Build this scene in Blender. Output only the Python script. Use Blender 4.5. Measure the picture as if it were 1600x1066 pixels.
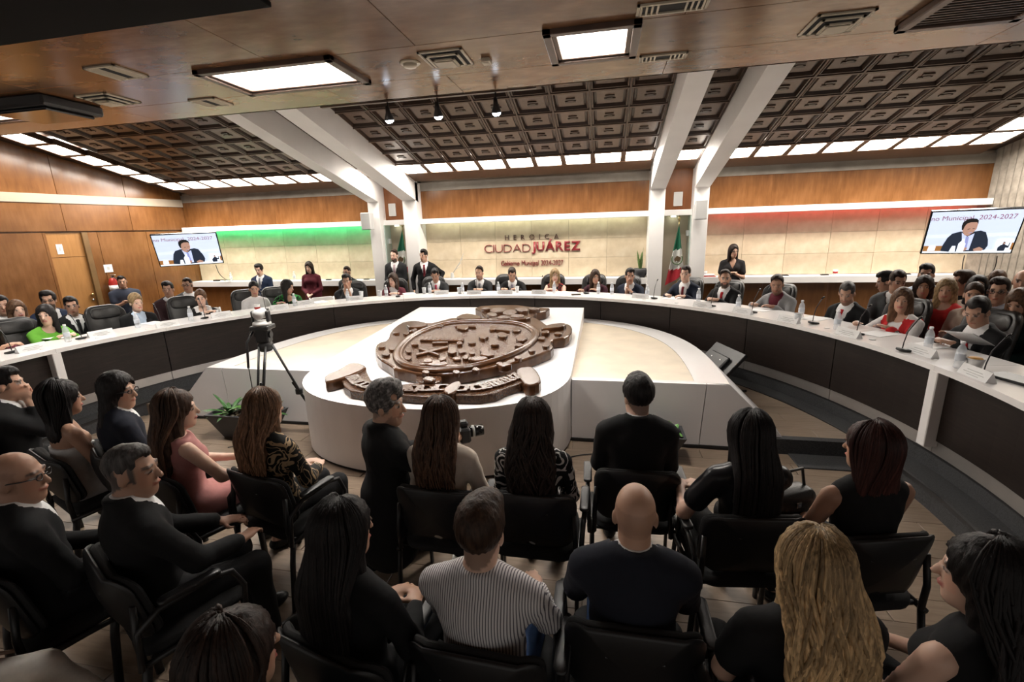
import bpy, bmesh, math, random
import numpy as np
from mathutils import Vector, Matrix, Euler
random.seed(7); RNG = np.random.RandomState(7)
SC = bpy.context.scene
for _o in list(bpy.data.objects): bpy.data.objects.remove(_o)

# ------------------------------------------------------------------ camera
CAM_PITCH, CAM_YAW, CAM_ROLL, CAM_H, FPX = 13.726, 11.533, 1.756, 2.15, 711.0
_p, _y, _r = map(math.radians, (CAM_PITCH, CAM_YAW, CAM_ROLL))
FW = Vector((-math.sin(_y)*math.cos(_p), math.cos(_y)*math.cos(_p), -math.sin(_p)))
_rt = Vector((math.cos(_y), math.sin(_y), 0)); _up = _rt.cross(FW)
RT = _rt*math.cos(_r) - _up*math.sin(_r); UP = _up*math.cos(_r) + _rt*math.sin(_r)
ORG = Vector((0, 0, CAM_H))
cd = bpy.data.cameras.new('camera'); cam = bpy.data.objects.new('camera', cd); SC.collection.objects.link(cam)
cd.sensor_width = 36.0; cd.lens = 36.0*FPX/1600.0; cd.clip_start = 0.05; cd.clip_end = 100
m3 = Matrix((RT, UP, -FW)).transposed(); cam.matrix_world = Matrix.Translation(ORG) @ m3.to_4x4()
SC.camera = cam

# ------------------------------------------------------------------ view, world
SC.view_settings.view_transform = 'Standard'; SC.view_settings.look = 'None'
SC.view_settings.gamma = 1.0; SC.view_settings.use_curve_mapping = False
SC.view_settings.exposure = 0.15
W = bpy.data.worlds.new('world'); SC.world = W; W.use_nodes = True
W.node_tree.nodes['Background'].inputs[0].default_value = (1.0, 0.93, 0.86, 1)
W.node_tree.nodes['Background'].inputs[1].default_value = 0.36

# light levels (all of them lamps that hang or sit in this room)
COVE_E, SKY_E, LED_E, SPOT_W = 40.0, 75.0, 15.0, 75.0

def area(name, loc, size, power, col=(1, .93, .85), rot=(0, 0, 0), sy=None):
    l = bpy.data.lights.new(name, 'AREA'); l.energy = power; l.color = col; l.size = size
    if sy: l.shape = 'RECTANGLE'; l.size_y = sy
    o = bpy.data.objects.new(name, l); SC.collection.objects.link(o); o.location = loc; o.rotation_euler = rot
    return o

# ------------------------------------------------------------------ rays (1600x1066 frame)
def ray(x, y): return FW + RT*((x-800)/FPX) - UP*((y-533)/FPX)
def pz(x, y, z):
    d = ray(x, y); return ORG + d*((z-ORG.z)/d.z)
def py(x, y, Y):
    d = ray(x, y); return ORG + d*((Y-ORG.y)/d.y)
def pxx(x, y, X):
    d = ray(x, y); return ORG + d*((X-ORG.x)/d.x)
def pd(x, y, depth): return ORG + ray(x, y)*depth
CEN = Vector((-1.66, 3.59, 0))          # centre of the ring table
def pr(x, y, R):                         # far crossing of the ray with a cylinder about the table centre
    d = ray(x, y); ox, oy = ORG.x-CEN.x, ORG.y-CEN.y
    a = d.x*d.x+d.y*d.y; b = 2*(ox*d.x+oy*d.y); c = ox*ox+oy*oy-R*R
    t = (-b+math.sqrt(max(b*b-4*a*c, 0)))/(2*a); return ORG+d*t

# ------------------------------------------------------------------ materials
MATS = {}
def _nt(name):
    m = bpy.data.materials.new(name); m.use_nodes = True; MATS[name] = m
    nt = m.node_tree; return m, nt, nt.nodes['Principled BSDF']
def N(nt, t, **kw):
    n = nt.nodes.new(t)
    for k, v in kw.items():
        if k in n.inputs: n.inputs[k].default_value = v
        else: setattr(n, k, v)
    return n
def coords(nt, scale=(1, 1, 1), kind='Object', rot=(0, 0, 0)):
    t = N(nt, 'ShaderNodeTexCoord'); mp = N(nt, 'ShaderNodeMapping')
    mp.inputs['Scale'].default_value = scale; mp.inputs['Rotation'].default_value = rot
    nt.links.new(t.outputs[kind], mp.inputs['Vector']); return mp.outputs['Vector']
def ramp(nt, fac, stops):
    r = N(nt, 'ShaderNodeValToRGB'); e = r.color_ramp.elements
    while len(e) > 1: e.remove(e[-1])
    e[0].position = stops[0][0]; e[0].color = (*stops[0][1], 1)
    for p, c in stops[1:]:
        x = e.new(p); x.color = (*c, 1)
    nt.links.new(fac, r.inputs['Fac']); return r.outputs['Color']
def bump(nt, b, h, strength, dist=.01):
    n = N(nt, 'ShaderNodeBump'); n.inputs['Strength'].default_value = strength; n.inputs['Distance'].default_value = dist
    nt.links.new(h, n.inputs['Height']); nt.links.new(n.outputs['Normal'], b.inputs['Normal'])
def plain(name, col, rough=.5, metal=0, var=.0, vscale=6, bumps=0, bscale=60, spec=.5, coat=0, kind='Object'):
    m, nt, b = _nt(name)
    b.inputs['Base Color'].default_value = (*col, 1); b.inputs['Roughness'].default_value = rough
    b.inputs['Metallic'].default_value = metal; b.inputs['Specular IOR Level'].default_value = spec
    if coat: b.inputs['Coat Weight'].default_value = coat; b.inputs['Coat Roughness'].default_value = .08
    if var:
        n = N(nt, 'ShaderNodeTexNoise', Scale=vscale, Detail=4.0); nt.links.new(coords(nt, kind=kind), n.inputs['Vector'])
        lo = tuple(max(0, c*(1-var)) for c in col); hi = tuple(min(1, c*(1+var)) for c in col)
        nt.links.new(ramp(nt, n.outputs['Fac'], [(.3, lo), (.7, hi)]), b.inputs['Base Color'])
    if bumps:
        n2 = N(nt, 'ShaderNodeTexNoise', Scale=bscale, Detail=3.0); nt.links.new(coords(nt, kind=kind), n2.inputs['Vector'])
        bump(nt, b, n2.outputs['Fac'], bumps)
    return m
def wood(name, cols, scale=(1, 1, 1), rough=.3, grain=9, rand=.12, bumps=.06, blot=1.2, spec=.5, gstr=.5):
    """streaky veneer; per-object random shade from Object Info"""
    m, nt, b = _nt(name)
    v = coords(nt, scale)
    n1 = N(nt, 'ShaderNodeTexNoise', Scale=grain, Detail=6.0, Roughness=.6); nt.links.new(v, n1.inputs['Vector'])
    n2 = N(nt, 'ShaderNodeTexNoise', Scale=blot, Detail=3.0); nt.links.new(coords(nt), n2.inputs['Vector'])
    mx = N(nt, 'ShaderNodeMix'); mx.data_type = 'FLOAT'; mx.inputs[0].default_value = gstr
    nt.links.new(n2.outputs['Fac'], mx.inputs[2]); nt.links.new(n1.outputs['Fac'], mx.inputs[3])
    c = ramp(nt, mx.outputs[0], [(.3, cols[0]), (.5, cols[1]), (.7, cols[2])])
    oi = N(nt, 'ShaderNodeObjectInfo'); mr = N(nt, 'ShaderNodeMapRange'); mr.inputs[3].default_value = 1-rand; mr.inputs[4].default_value = 1+rand
    nt.links.new(oi.outputs['Random'], mr.inputs[0])
    hs = N(nt, 'ShaderNodeHueSaturation'); nt.links.new(c, hs.inputs['Color']); nt.links.new(mr.outputs[0], hs.inputs['Value'])
    nt.links.new(hs.outputs['Color'], b.inputs['Base Color'])
    b.inputs['Roughness'].default_value = rough; b.inputs['Specular IOR Level'].default_value = spec
    if bumps: bump(nt, b, mx.outputs[0], bumps, .02)
    return m
def emit(name, col, strength):
    m, nt, b = _nt(name); b.inputs['Base Color'].default_value = (*col, 1)
    b.inputs['Emission Color'].default_value = (*col, 1); b.inputs['Emission Strength'].default_value = strength
    return m
def glass(name, col=(1, 1, 1), rough=.03, alpha=.25):
    m, nt, b = _nt(name); b.inputs['Base Color'].default_value = (*col, 1); b.inputs['Roughness'].default_value = rough
    b.inputs['Transmission Weight'].default_value = .9; b.inputs['IOR'].default_value = 1.3; return m

wood('wood_wall', [(.105, .040, .011), (.185, .076, .023), (.275, .125, .045)], (5, 5, .8), .25, 3, .07, .02, 1.3, gstr=.35)
wood('wood_soffit', [(.090, .038, .014), (.185, .090, .040), (.31, .175, .092)], (1.2, 3, 3), .19, 2.2, .10, .10, .75, gstr=.55)
wood('wood_door', [(.27, .125, .036), (.36, .17, .052), (.43, .21, .068)], (6, 6, .6), .35, 4, .03, .02)
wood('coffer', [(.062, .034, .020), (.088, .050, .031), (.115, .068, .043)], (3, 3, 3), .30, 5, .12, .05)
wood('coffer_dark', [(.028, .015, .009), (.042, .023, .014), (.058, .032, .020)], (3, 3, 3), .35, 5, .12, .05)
wood('floor_wood', [(.165, .118, .083), (.225, .166, .120), (.285, .215, .160)], (1.2, 12, 1), .38, 3.0, .10, .02, 2.0, gstr=.75)
wood('dark_laminate', [(.008, .0045, .0035), (.0135, .008, .006), (.021, .013, .010)], (1, 1, 14), .45, 4, .10, .02, gstr=.8, spec=.3)
plain('white_paint', (.80, .78, .76), .55, var=.03, vscale=3)
plain('white_gloss', (.84, .82, .81), .16, var=.02, vscale=2)
plain('white_panel', (.80, .78, .785), .40, var=.03, vscale=2)
plain('cream_paint', (.42, .35, .265), .6, var=.06, vscale=3)
plain('grey_strip', (.30, .27, .23), .7, var=.15, vscale=4)
plain('marble_cream', (.66, .55, .40), .35, var=.16, vscale=3.2, bumps=.02, bscale=30)
plain('marble_floor', (.68, .585, .455), .30, var=.10, vscale=3.5)
plain('concrete', (.29, .255, .21), .9, var=.30, vscale=7, bumps=.5, bscale=24)
plain('aluminium', (.46, .44, .42), .38, .85, var=.06, vscale=5)
plain('dark_rubber', (.035, .036, .038), .75, var=.45, vscale=90, bumps=.2, bscale=160)
plain('black_plastic', (.012, .012, .013), .42, bumps=.03, bscale=200)
plain('black_gloss', (.008, .008, .009), .15)
plain('black_leather', (.014, .0135, .0135), .38, bumps=.12, bscale=120)
plain('black_fabric', (.013, .013, .014), .85, var=.25, vscale=200)
plain('grey_plastic', (.50, .50, .49), .5)
plain('light_grey', (.62, .62, .61), .5)
plain('vent_cream', (.55, .49, .38), .5)
plain('vent_dark', (.02, .02, .02), .8); plain('matt_black', (.006, .005, .005), .9, spec=.15)
plain('frame_brown', (.085, .050, .035), .4, var=.2)
plain('bronze_resin', (.060, .0235, .0085), .24, var=.35, vscale=9, bumps=.15, bscale=40, spec=.35)
plain('bronze_rough', (.066, .028, .012), .20, var=.5, vscale=60, bumps=1.0, bscale=60, spec=.5)
plain('steel', (.55, .55, .56), .25, 1)
plain('brass', (.55, .42, .20), .3, 1)
plain('paper', (.80, .80, .80), .7)
plain('red_paint', (.40, .025, .02), .3)
plain('letter_red', (.23, .016, .022), .35)
plain('letter_brown', (.10, .05, .04), .4)
plain('planter_grey', (.055, .055, .06), .6, var=.1)
plain('soil', (.03, .02, .015), .95, bumps=.6)
plain('pebble', (.55, .47, .36), .6, var=.3, vscale=20)
plain('leaf_green', (.045, .14, .03), .45, var=.4, vscale=20)
plain('leaf_light', (.10, .26, .05), .4, var=.3, vscale=20)
plain('leaf_snake', (.12, .20, .06), .45, var=.4, vscale=30)
emit('light_panel', (1, .93, .84), COVE_E)
emit('sky_panel', (1, .95, .88), SKY_E)
emit('led_green', (.01, .9, .40), LED_E)
emit('led_red', (1, .07, .06), LED_E*.35)
emit('led_white', (.90, 1, .80), LED_E*.5)
emit('spot_bulb', (.80, .88, 1), 30)
plain('mirror_glass', (.55, .66, .62), .08, .55)
glass('clear_plastic', (.93, .96, 1.0), .06)
plain('water_plastic', (.62, .66, .68), .12, spec=.8)
M = MATS

# ------------------------------------------------------------------ objects
def link(o, parent=None):
    SC.collection.objects.link(o)
    if parent is not None: o.parent = parent
    return o
def tag(o, label=None, cat=None, group=None, kind=None):
    if label: o['label'] = label
    if cat: o['category'] = cat
    if group: o['group'] = group
    if kind: o['kind'] = kind
    return o
def empty(name, loc=(0, 0, 0), rz=0, label=None, cat=None, group=None, kind=None):
    o = bpy.data.objects.new(name, None); o.empty_display_size = .1; link(o)
    o.location = loc; o.rotation_euler = (0, 0, rz); return tag(o, label, cat, group, kind)

class MB:
    """collects faces for one mesh object"""
    def __init__(s): s.v = []; s.f = []; s.mi = []; s.col = None; s.T = Matrix.Identity(4); s.m = 0
    def add(s, vs, fs):
        n = len(s.v)
        for p in vs: s.v.append(tuple(s.T @ Vector(p)))
        for f in fs: s.f.append(tuple(i+n for i in f)); s.mi.append(s.m)
        return s
    def box(s, c, d, b=0.0, R=None):
        x, y, z = d[0]/2, d[1]/2, d[2]/2; b = min(b, x*.9, y*.9, z*.9)
        R = R or Matrix.Identity(3); c = Vector(c)
        if b <= 0:
            vs = [(sx*x, sy*y, sz*z) for sx in (-1, 1) for sy in (-1, 1) for sz in (-1, 1)]
            fs = [(0, 1, 3, 2), (4, 6, 7, 5), (0, 4, 5, 1), (2, 3, 7, 6), (0, 2, 6, 4), (1, 5, 7, 3)]
        else:
            vs = []; idx = {}
            for sx in (-1, 1):
                for sy in (-1, 1):
                    for sz in (-1, 1):
                        for a, p in (('x', (sx*x, sy*(y-b), sz*(z-b))), ('y', (sx*(x-b), sy*y, sz*(z-b))), ('z', (sx*(x-b), sy*(y-b), sz*z))):
                            idx[(sx, sy, sz, a)] = len(vs); vs.append(p)
            I = idx; fs = []
            for s1 in (-1, 1):
                q = [(-1, -1), (1, -1), (1, 1), (-1, 1)]
                if s1 < 0: q = q[::-1]
                fs.append(tuple(I[(s1, a, c2, 'x')] for a, c2 in q))
                fs.append(tuple(I[(c2, s1, a, 'y')] for a, c2 in q))
                fs.append(tuple(I[(a, c2, s1, 'z')] for a, c2 in q))
            for s1 in (-1, 1):
                for s2 in (-1, 1):
                    f = [I[(s1, s2, -1, 'x')], I[(s1, s2, 1, 'x')], I[(s1, s2, 1, 'y')], I[(s1, s2, -1, 'y')]]
                    fs.append(tuple(f if s1*s2 < 0 else f[::-1]))
                    f = [I[(s1, -1, s2, 'x')], I[(s1, 1, s2, 'x')], I[(s1, 1, s2, 'z')], I[(s1, -1, s2, 'z')]]
                    fs.append(tuple(f if s1*s2 > 0 else f[::-1]))
                    f = [I[(-1, s1, s2, 'y')], I[(1, s1, s2, 'y')], I[(1, s1, s2, 'z')], I[(-1, s1, s2, 'z')]]
                    fs.append(tuple(f if s1*s2 < 0 else f[::-1]))
            for sx in (-1, 1):
                for sy in (-1, 1):
                    for sz in (-1, 1):
                        f = [I[(sx, sy, sz, a)] for a in 'xyz']
                        fs.append(tuple(f if sx*sy*sz > 0 else f[::-1]))
        return s.add([c + R @ Vector(p) for p in vs], fs)
    def bb(s, lo, hi, b=0.0): return s.box([(a+c)/2 for a, c in zip(lo, hi)], [abs(c-a) for a, c in zip(lo, hi)], b)
    def ring(s, pts, radii, n=8, closed=False, cap=True, flat=(1, 1), upv=None):
        """tube along pts"""
        pts = [Vector(p) for p in pts]; L = len(pts); vs = []; prev = None
        if not hasattr(radii, '__len__'): radii = [radii]*L
        for i in range(L):
            a = pts[max(i-1, 0)] if not closed else pts[i-1]; b = pts[min(i+1, L-1)] if not closed else pts[(i+1) % L]
            t = (b-a).normalized()
            if prev is None:
                u = Vector(upv) if upv else (Vector((0, 0, 1)) if abs(t.z) < .9 else Vector((1, 0, 0)))
            else: u = prev
            u = (u - t*u.dot(t)).normalized(); prev = u; w = t.cross(u)
            for k in range(n):
                an = 2*math.pi*k/n
                vs.append(pts[i] + (u*math.cos(an)*flat[0] + w*math.sin(an)*flat[1])*radii[i])
        fs = []
        for i in range(L if closed else L-1):
            j = (i+1) % L
            for k in range(n):
                fs.append((i*n+k, i*n+(k+1) % n, j*n+(k+1) % n, j*n+k))
        if cap and not closed:
            fs.append(tuple(range(n))[::-1]); fs.append(tuple((L-1)*n+k for k in range(n)))
        return s.add(vs, fs)
    def lathe(s, prof, n=16, c=(0, 0, 0)):
        """prof: (r, z) from bottom to top"""
        vs = []; c = Vector(c)
        for r, z in prof:
            for k in range(n):
                an = 2*math.pi*k/n; vs.append(c+Vector((r*math.cos(an), r*math.sin(an), z)))
        fs = []
        for i in range(len(prof)-1):
            for k in range(n): fs.append((i*n+k, i*n+(k+1) % n, (i+1)*n+(k+1) % n, (i+1)*n+k))
        fs.append(tuple(range(n))[::-1]); fs.append(tuple((len(prof)-1)*n+k for k in range(n)))
        return s.add(vs, fs)
    def prism(s, poly, z0, z1):
        """poly: list of (x, y) counter-clockwise; z0, z1 numbers or functions of (x, y)"""
        f0 = z0 if callable(z0) else (lambda x, y: z0); f1 = z1 if callable(z1) else (lambda x, y: z1)
        n = len(poly); vs = [(x, y, f0(x, y)) for x, y in poly]+[(x, y, f1(x, y)) for x, y in poly]
        fs = [tuple(range(n))[::-1], tuple(range(n, 2*n))]+[(i, (i+1) % n, n+(i+1) % n, n+i) for i in range(n)]
        return s.add(vs, fs)
    def arc(s, c, r0, r1, z0, z1, a0, a1, n):
        """piece of a ring; angles in radians"""
        vs = []; 
        for i in range(n+1):
            a = a0+(a1-a0)*i/n; ca, sa = math.cos(a), math.sin(a)
            for r, z in ((r0, z0), (r1, z0), (r1, z1), (r0, z1)): vs.append((c[0]+r*ca, c[1]+r*sa, z))
        fs = [(0, 1, 2, 3), tuple(4*n+k for k in (3, 2, 1, 0))]
        for i in range(n):
            for k in range(4): fs.append((4*i+k, 4*i+4+k, 4*i+4+(k+1) % 4, 4*i+(k+1) % 4))
        return s.add(vs, fs)
    def mesh(s, name, mats, smooth=False):
        me = bpy.data.meshes.new(name); me.from_pydata(s.v, [], s.f)
        for m in (mats if isinstance(mats, (list, tuple)) else [mats]): me.materials.append(M[m] if isinstance(m, str) else m)
        me.polygons.foreach_set('material_index', s.mi)
        if smooth: me.polygons.foreach_set('use_smooth', [True]*len(me.polygons))
        bm = bmesh.new(); bm.from_mesh(me); bmesh.ops.recalc_face_normals(bm, faces=bm.faces); bm.to_mesh(me); bm.free()
        me.update(); return me
    def build(s, name, mats, parent=None, smooth=False, loc=None, rot=None):
        o = bpy.data.objects.new(name, s.mesh(name, mats, smooth)); link(o, parent)
        if loc is not None: o.location = loc
        if rot is not None: o.rotation_euler = rot
        return o
def struct(name, mb, mats, label, parent=None, smooth=False):
    o = mb.build(name, mats, parent, smooth); return tag(o, label, kind='structure')
def inst(name, me, parent=None, loc=(0, 0, 0), rot=(0, 0, 0), scale=None):
    o = bpy.data.objects.new(name, me); link(o, parent); o.location = loc; o.rotation_euler = rot
    if scale: o.scale = scale
    return o
def copy_tree(o, parent=None):
    c = o.copy(); link(c)
    if parent is not None: c.parent = parent
    for ch in list(o.children): copy_tree(ch, c)
    return c
def text_mesh(body, size, depth, bold=0.0, spacing=1.0, align='CENTER'):
    cu = bpy.data.curves.new('lettering', 'FONT'); cu.body = body; cu.size = size; cu.extrude = depth; cu.offset = bold
    cu.align_x = align; cu.align_y = 'CENTER'; cu.space_character = spacing; cu.resolution_u = 3
    o = bpy.data.objects.new('lettering', cu); link(o)
    dg = bpy.context.evaluated_depsgraph_get(); me = bpy.data.meshes.new_from_object(o.evaluated_get(dg))
    bpy.data.objects.remove(o); bpy.data.curves.remove(cu); return me
def R3(rx=0, ry=0, rz=0): return Euler((rx, ry, rz)).to_matrix()
PI = math.pi
# ================================================================== SETTING
PLAT = .30; ZIN = .15; ZT = 1.03
wood('marble_tile', [(.50, .40, .27), (.64, .53, .38), (.74, .64, .49)], (1, 1, 1), .32, 5, .07, .01, 1.6, gstr=.6)
wood('coffer_panel', [(.085, .053, .035), (.118, .076, .052), (.15, .10, .07)], (3, 3, 3), .32, 5, .12, .04)
wood('wood_red', [(.13, .042, .012), (.19, .066, .020), (.25, .09, .03)], (6, 6, .7), .32, 4, .05, .02, .9, gstr=.45)

# ---- floor: a slab, and laminate planks on it where the photo shows them
fl = struct('floor', MB().bb((-13, -4, -.06), (9.5, 10.6, -.012)), 'floor_wood', 'light brown wood-look laminate floor of the council hall')
pm = MB().box((0, 0, 0), (1.215, .194, .012), .0015).mesh('plank', 'floor_wood')
k = 0
for r in range(24):
    y = 0.75+r*.196
    x = -6.9+((r*.47) % 1.22)
    while x < 4.4:
        if y < 4.3 and (abs(x) < .62+.9*y+1.4 or x < 0) and x > -1.6-1.25*y-.6 and x < 1.1+1.0*y+.6:
            inst('plank', pm, fl, (x, y, -.006)); k += 1
        x += 1.22
# raised inner floor between the dais and the ring table
ifl = MB()
n = 48
poly = [(CEN.x+4.2*math.cos(a), CEN.y+4.2*math.sin(a)) for a in np.linspace(math.asin((4.42-CEN.y)/4.2), PI-math.asin((4.42-CEN.y)/4.2), n)]
ifl.prism(poly, -.01, ZIN-.012); ifl = struct('floor_inner', ifl, 'floor_wood', 'raised wood-look floor between the round dais and the ring table')
for r in range(13):
    y = 4.53+r*.196
    x = .2+((r*.53) % 1.22)
    while x < 3.4:
        if math.hypot(x-.5-CEN.x, y-CEN.y) < 4.15 and x > .2: inst('plank', pm, ifl, (x, y, ZIN-.006))
        x += 1.22
# dark stepped ring that carries the council table
st = MB(); st.m = 0
st.arc(CEN, 4.10, 4.32, -.01, ZIN+.005, -.7, PI+.7, 72)
st.arc(CEN, 4.32, 9.5, -.01, PLAT, -.7, PI+.7, 72)
pst = struct('platform_step', st, 'dark_rubber', 'dark rubber covered stepped platform under the council table')
nz = MB(); nz.arc(CEN, 4.095, 4.115, ZIN-.02, ZIN+.010, -.65, PI+.65, 72); nz.arc(CEN, 4.315, 4.33, PLAT-.02, PLAT+.006, -.65, PI+.65, 72)
nz.build('nosing', 'black_plastic', pst)
rs = MB(); rs.bb((1.35, 4.36, -.01), (2.62, 4.44, ZIN+.006), .004); rs.bb((1.75, 4.10, -.01), (2.62, 4.37, .012), .004)
struct('trim_1', rs, 'dark_rubber', 'dark rubber riser strip beside the right tip of the white dais')

# ---- back wall
YW, YN, YL = 9.90, 10.06, 9.75
COLS = [(-5.10, -4.84), (-4.28, -3.97), (.87, 1.15), (1.68, 1.95)]
XL, XR = -10.2, 6.65
wb = struct('wall_back', MB().bb((-10.6, 10.12, -.1), (7.2, 10.3, 4.0)), 'cream_paint', 'back wall of the council hall behind the seated councillors')
BAYS = [(XL, -5.10), (-3.97, .87), (1.95, XR)]
for bi, (x0, x1) in enumerate(BAYS):
    nc = 6; w = (x1-x0)/nc
    tm = MB().box((0, 0, 0), (w-.004, .05, .40), .002).mesh('marble_tile', 'marble_tile')
    for i in range(nc):
        for j in range(3):
            inst('marble_tile', tm, wb, (x0+w*(i+.5), YN+.025+.0008*((i*7+j*3) % 4), 1.12+.404*(j+.5)))
    npan = 4
    wp = (x1-x0)/npan
    um = MB().box((0, 0, 0), (wp-.002, .04, .585), .001).mesh('wood_panel', 'wood_wall')
    dm = MB().box((0, 0, 0), (wp-.006, .04, .68), .003).mesh('wood_panel', 'wood_wall')
    for i in range(npan):
        inst('wood_panel', um, wb, (x0+wp*(i+.5), YW+.02, 2.735))
        inst('wood_panel', dm, wb, (x0+wp*(i+.5), YL+.16, .64))
    bk = MB(); bk.bb((x0, YW+.04, 2.44), (x1, 10.13, 4.0)); bk.build('wall_backing', 'cream_paint', wb)
    struct('trim_%d' % (2+bi), MB().bb((x0, YL, 2.33), (x1, YL+.13, 2.44), .004), 'white_paint', ['white lintel beam above the green lit niche', 'white lintel beam above the lettered niche', 'white lintel beam above the red lit niche'][bi])
    lid = MB(); lid.bb((x0, YL+.13, 2.430), (x1, 10.12, 2.44)); lid.build('light_stop_lid', 'white_paint', wb)  # unseen lid added to keep the strip light off the ceiling
    lg = MB(); lg.bb((x0, YL-.02, .985), (x1, 10.12, 1.115), .006)
    struct('ledge_%d' % (1+bi), lg, 'white_paint', ['white ledge shelf under the green lit niche', 'white ledge shelf under the lettered niche', 'white ledge shelf under the red lit niche'][bi])
    lf = MB(); lf.bb((x0, YL+.14, PLAT), (x1, YL+.20, .985)); lf.build('ledge_base', 'wood_red', wb)
    struct('trim_%d' % (5+bi), MB().bb((x0, YW-.01, 3.03), (x1, 10.1, 3.20)), 'grey_strip', ['grey strip under the left ceiling bay', 'grey strip under the middle ceiling bay', 'grey strip under the right ceiling bay'][bi])
    # light strip tucked behind the lintel
    led = MB(); led.bb((x0+.15, YL+.14, 2.40), (x1-.15, YL+.165, 2.425))
    tag(led.build('light_strip', ['led_green', 'led_white', 'led_red'][bi]), ['green light strip hidden under the left lintel', 'white light strip hidden under the middle lintel', 'red light strip hidden under the right lintel'][bi], 'light strip')
# flag niches between the column pairs
for i, (x0, x1) in enumerate([(-4.84, -4.28), (1.15, 1.68)]):
    nb = MB(); nb.bb((x0, YN-.02, PLAT), (x1, 10.12, 2.33)); nb.build('niche_back', 'cream_paint', wb)
    nw = MB(); nw.bb((x0, YW, 2.44), (x1, 10.12, 4.0)); nw.build('wood_panel', 'wood_red', wb)
    struct('trim_%d' % (8+i), MB().bb((x0, YL, 2.33), (x1, 10.12, 2.44), .004), 'white_paint', ['white lintel between the left pair of columns', 'white lintel between the right pair of columns'][i])
    sx = x0 if i == 0 else x1
    mg = MB(); mg.bb((sx-.0 if i == 0 else sx-.02, YL+.0, PLAT), (sx+.02 if i == 0 else sx, YN-.02, 2.33)); mg.build('glass_return', 'mirror_glass', wb)
    sw = MB(); sw.box((sx+(.035 if i == 0 else -.035), YL+.17, 1.98), (.05, .07, .11), .004)
    tag(sw.build('switch_box', 'grey_plastic'), ['small grey switch box in the left flag niche', 'small grey switch box in the right flag niche'][i], 'switch')
    # niche lamp under the lintel
    lp = MB(); lp.lathe([(.05, 0), (.05, .02)], 12, ((x0+x1)/2-.05, YN-.12, 2.305))
    tag(lp.build('niche_lamp', 'led_white'), ['round lamp at the top of the left flag niche', 'round lamp at the top of the right flag niche'][i], 'lamp')
# ---- ceiling planes and beams
def zc(Y): return 3.42-.25*(Y-9)
def zbm(Y): return 2.83-.25*(Y-9.6)
TILT = math.atan(-.25)
ce = MB(); t = .06
ce.add([(-12.4, 4.5, zc(4.5)+t), (8.4, 4.5, zc(4.5)+t), (8.4, 10.1, zc(10.1)+t), (-12.4, 10.1, zc(10.1)+t), (-12.4, 4.5, zc(4.5)+.2), (8.4, 4.5, zc(4.5)+.2), (8.4, 10.1, zc(10.1)+.2), (-12.4, 10.1, zc(10.1)+.2)],
       [(0, 1, 2, 3), (7, 6, 5, 4), (0, 4, 5, 1), (1, 5, 6, 2), (2, 6, 7, 3), (3, 7, 4, 0)])
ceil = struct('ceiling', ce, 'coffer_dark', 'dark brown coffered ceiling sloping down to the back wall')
labs = ['left white beam and column, outer one of the left pair', 'left white beam and column, inner one of the left pair', 'right white beam and column, inner one of the right pair', 'right white beam and column, outer one of the right pair']
for i, (x0, x1) in enumerate(COLS):
    mb = MB(); mb.bb((x0, 9.6, PLAT), (x1, 10.12, 3.2), .004)
    e = struct('column_%d' % (i+1), mb, 'white_paint', labs[i])
    b = MB(); vs = []
    for y in (4.3, 9.75):
        for x in (x0, x1): vs += [(x, y, zbm(y)), (x, y, zc(y)+.08)]
    b.add(vs, [(0, 2, 3, 1), (4, 5, 7, 6), (0, 4, 6, 2), (1, 3, 7, 5), (0, 1, 5, 4), (2, 6, 7, 3)]); b.build('beam', 'white_paint', e)
# coffers
def coffer_mesh(w, h):
    mb = MB(); loops = [(.5, -.060), (.482, -.060), (.474, -.042), (.452, -.042), (.444, -.052), (.425, -.052), (.39, -.006), (.335, -.006), (.33, -.024), (.30, -.024)]
    vs = []; 
    for s, z in loops:
        for sx, sy in ((-1, -1), (1, -1), (1, 1), (-1, 1)): vs.append((sx*(w*.5-(.5-s)*w), sy*(h*.5-(.5-s)*w), z))
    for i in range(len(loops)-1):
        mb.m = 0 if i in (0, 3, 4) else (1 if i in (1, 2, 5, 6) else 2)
        mb.add(vs[i*4:i*4+8], [(k, (k+1) % 4, 4+(k+1) % 4, 4+k) for k in range(4)])
    mb.m = 2; mb.add(vs[-4:], [(0, 1, 2, 3)])
    mb.m = 1
    mb.bb((-.062, -.058, -.038), (.062, -.018, -.02)); mb.bb((-.038, -.018, -.044), (.038, .016, -.02)); mb.bb((-.076, .016, -.036), (.076, .052, -.02))
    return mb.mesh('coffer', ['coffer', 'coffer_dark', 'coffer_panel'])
def light_mesh(w, h):
    mb = MB(); mb.m = 0
    for sx in (-1, 1): mb.bb((sx*w/2-sx*.045, -h/2, -.062), (sx*w/2, h/2, .03))
    for sy in (-1, 1): mb.bb((-w/2, sy*h/2-sy*.045, -.07), (w/2, sy*h/2, .03))
    return mb.mesh('light_frame', 'coffer')
def diff_mesh(w, h):
    mb = MB(); n = 6
    vs = []
    for i in range(n+1):
        for j in range(2):
            u = i/n*2-1; vs.append((u*(w/2-.04), (j*2-1)*(h/2-.04), -.045-.018*(1-u*u)))
    mb.add(vs, [(2*i, 2*i+1, 2*i+3, 2*i+2) for i in range(n)]); return mb.mesh('light_diffuser', 'light_panel', True)
RP = .485   # row pitch in Y
SL = RP/math.cos(TILT)
LROW = []
lab_l = {}
def light_tile(x, y, w, lab, mf, md):
    e = empty('ceiling_light', (x, y, zc(y)), 0, lab, 'ceiling light', 'lit panels in the coffered ceiling'); e.rotation_euler = (TILT, 0, 0)
    inst('light_frame', mf, e); inst('light_diffuser', md, e)
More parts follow.
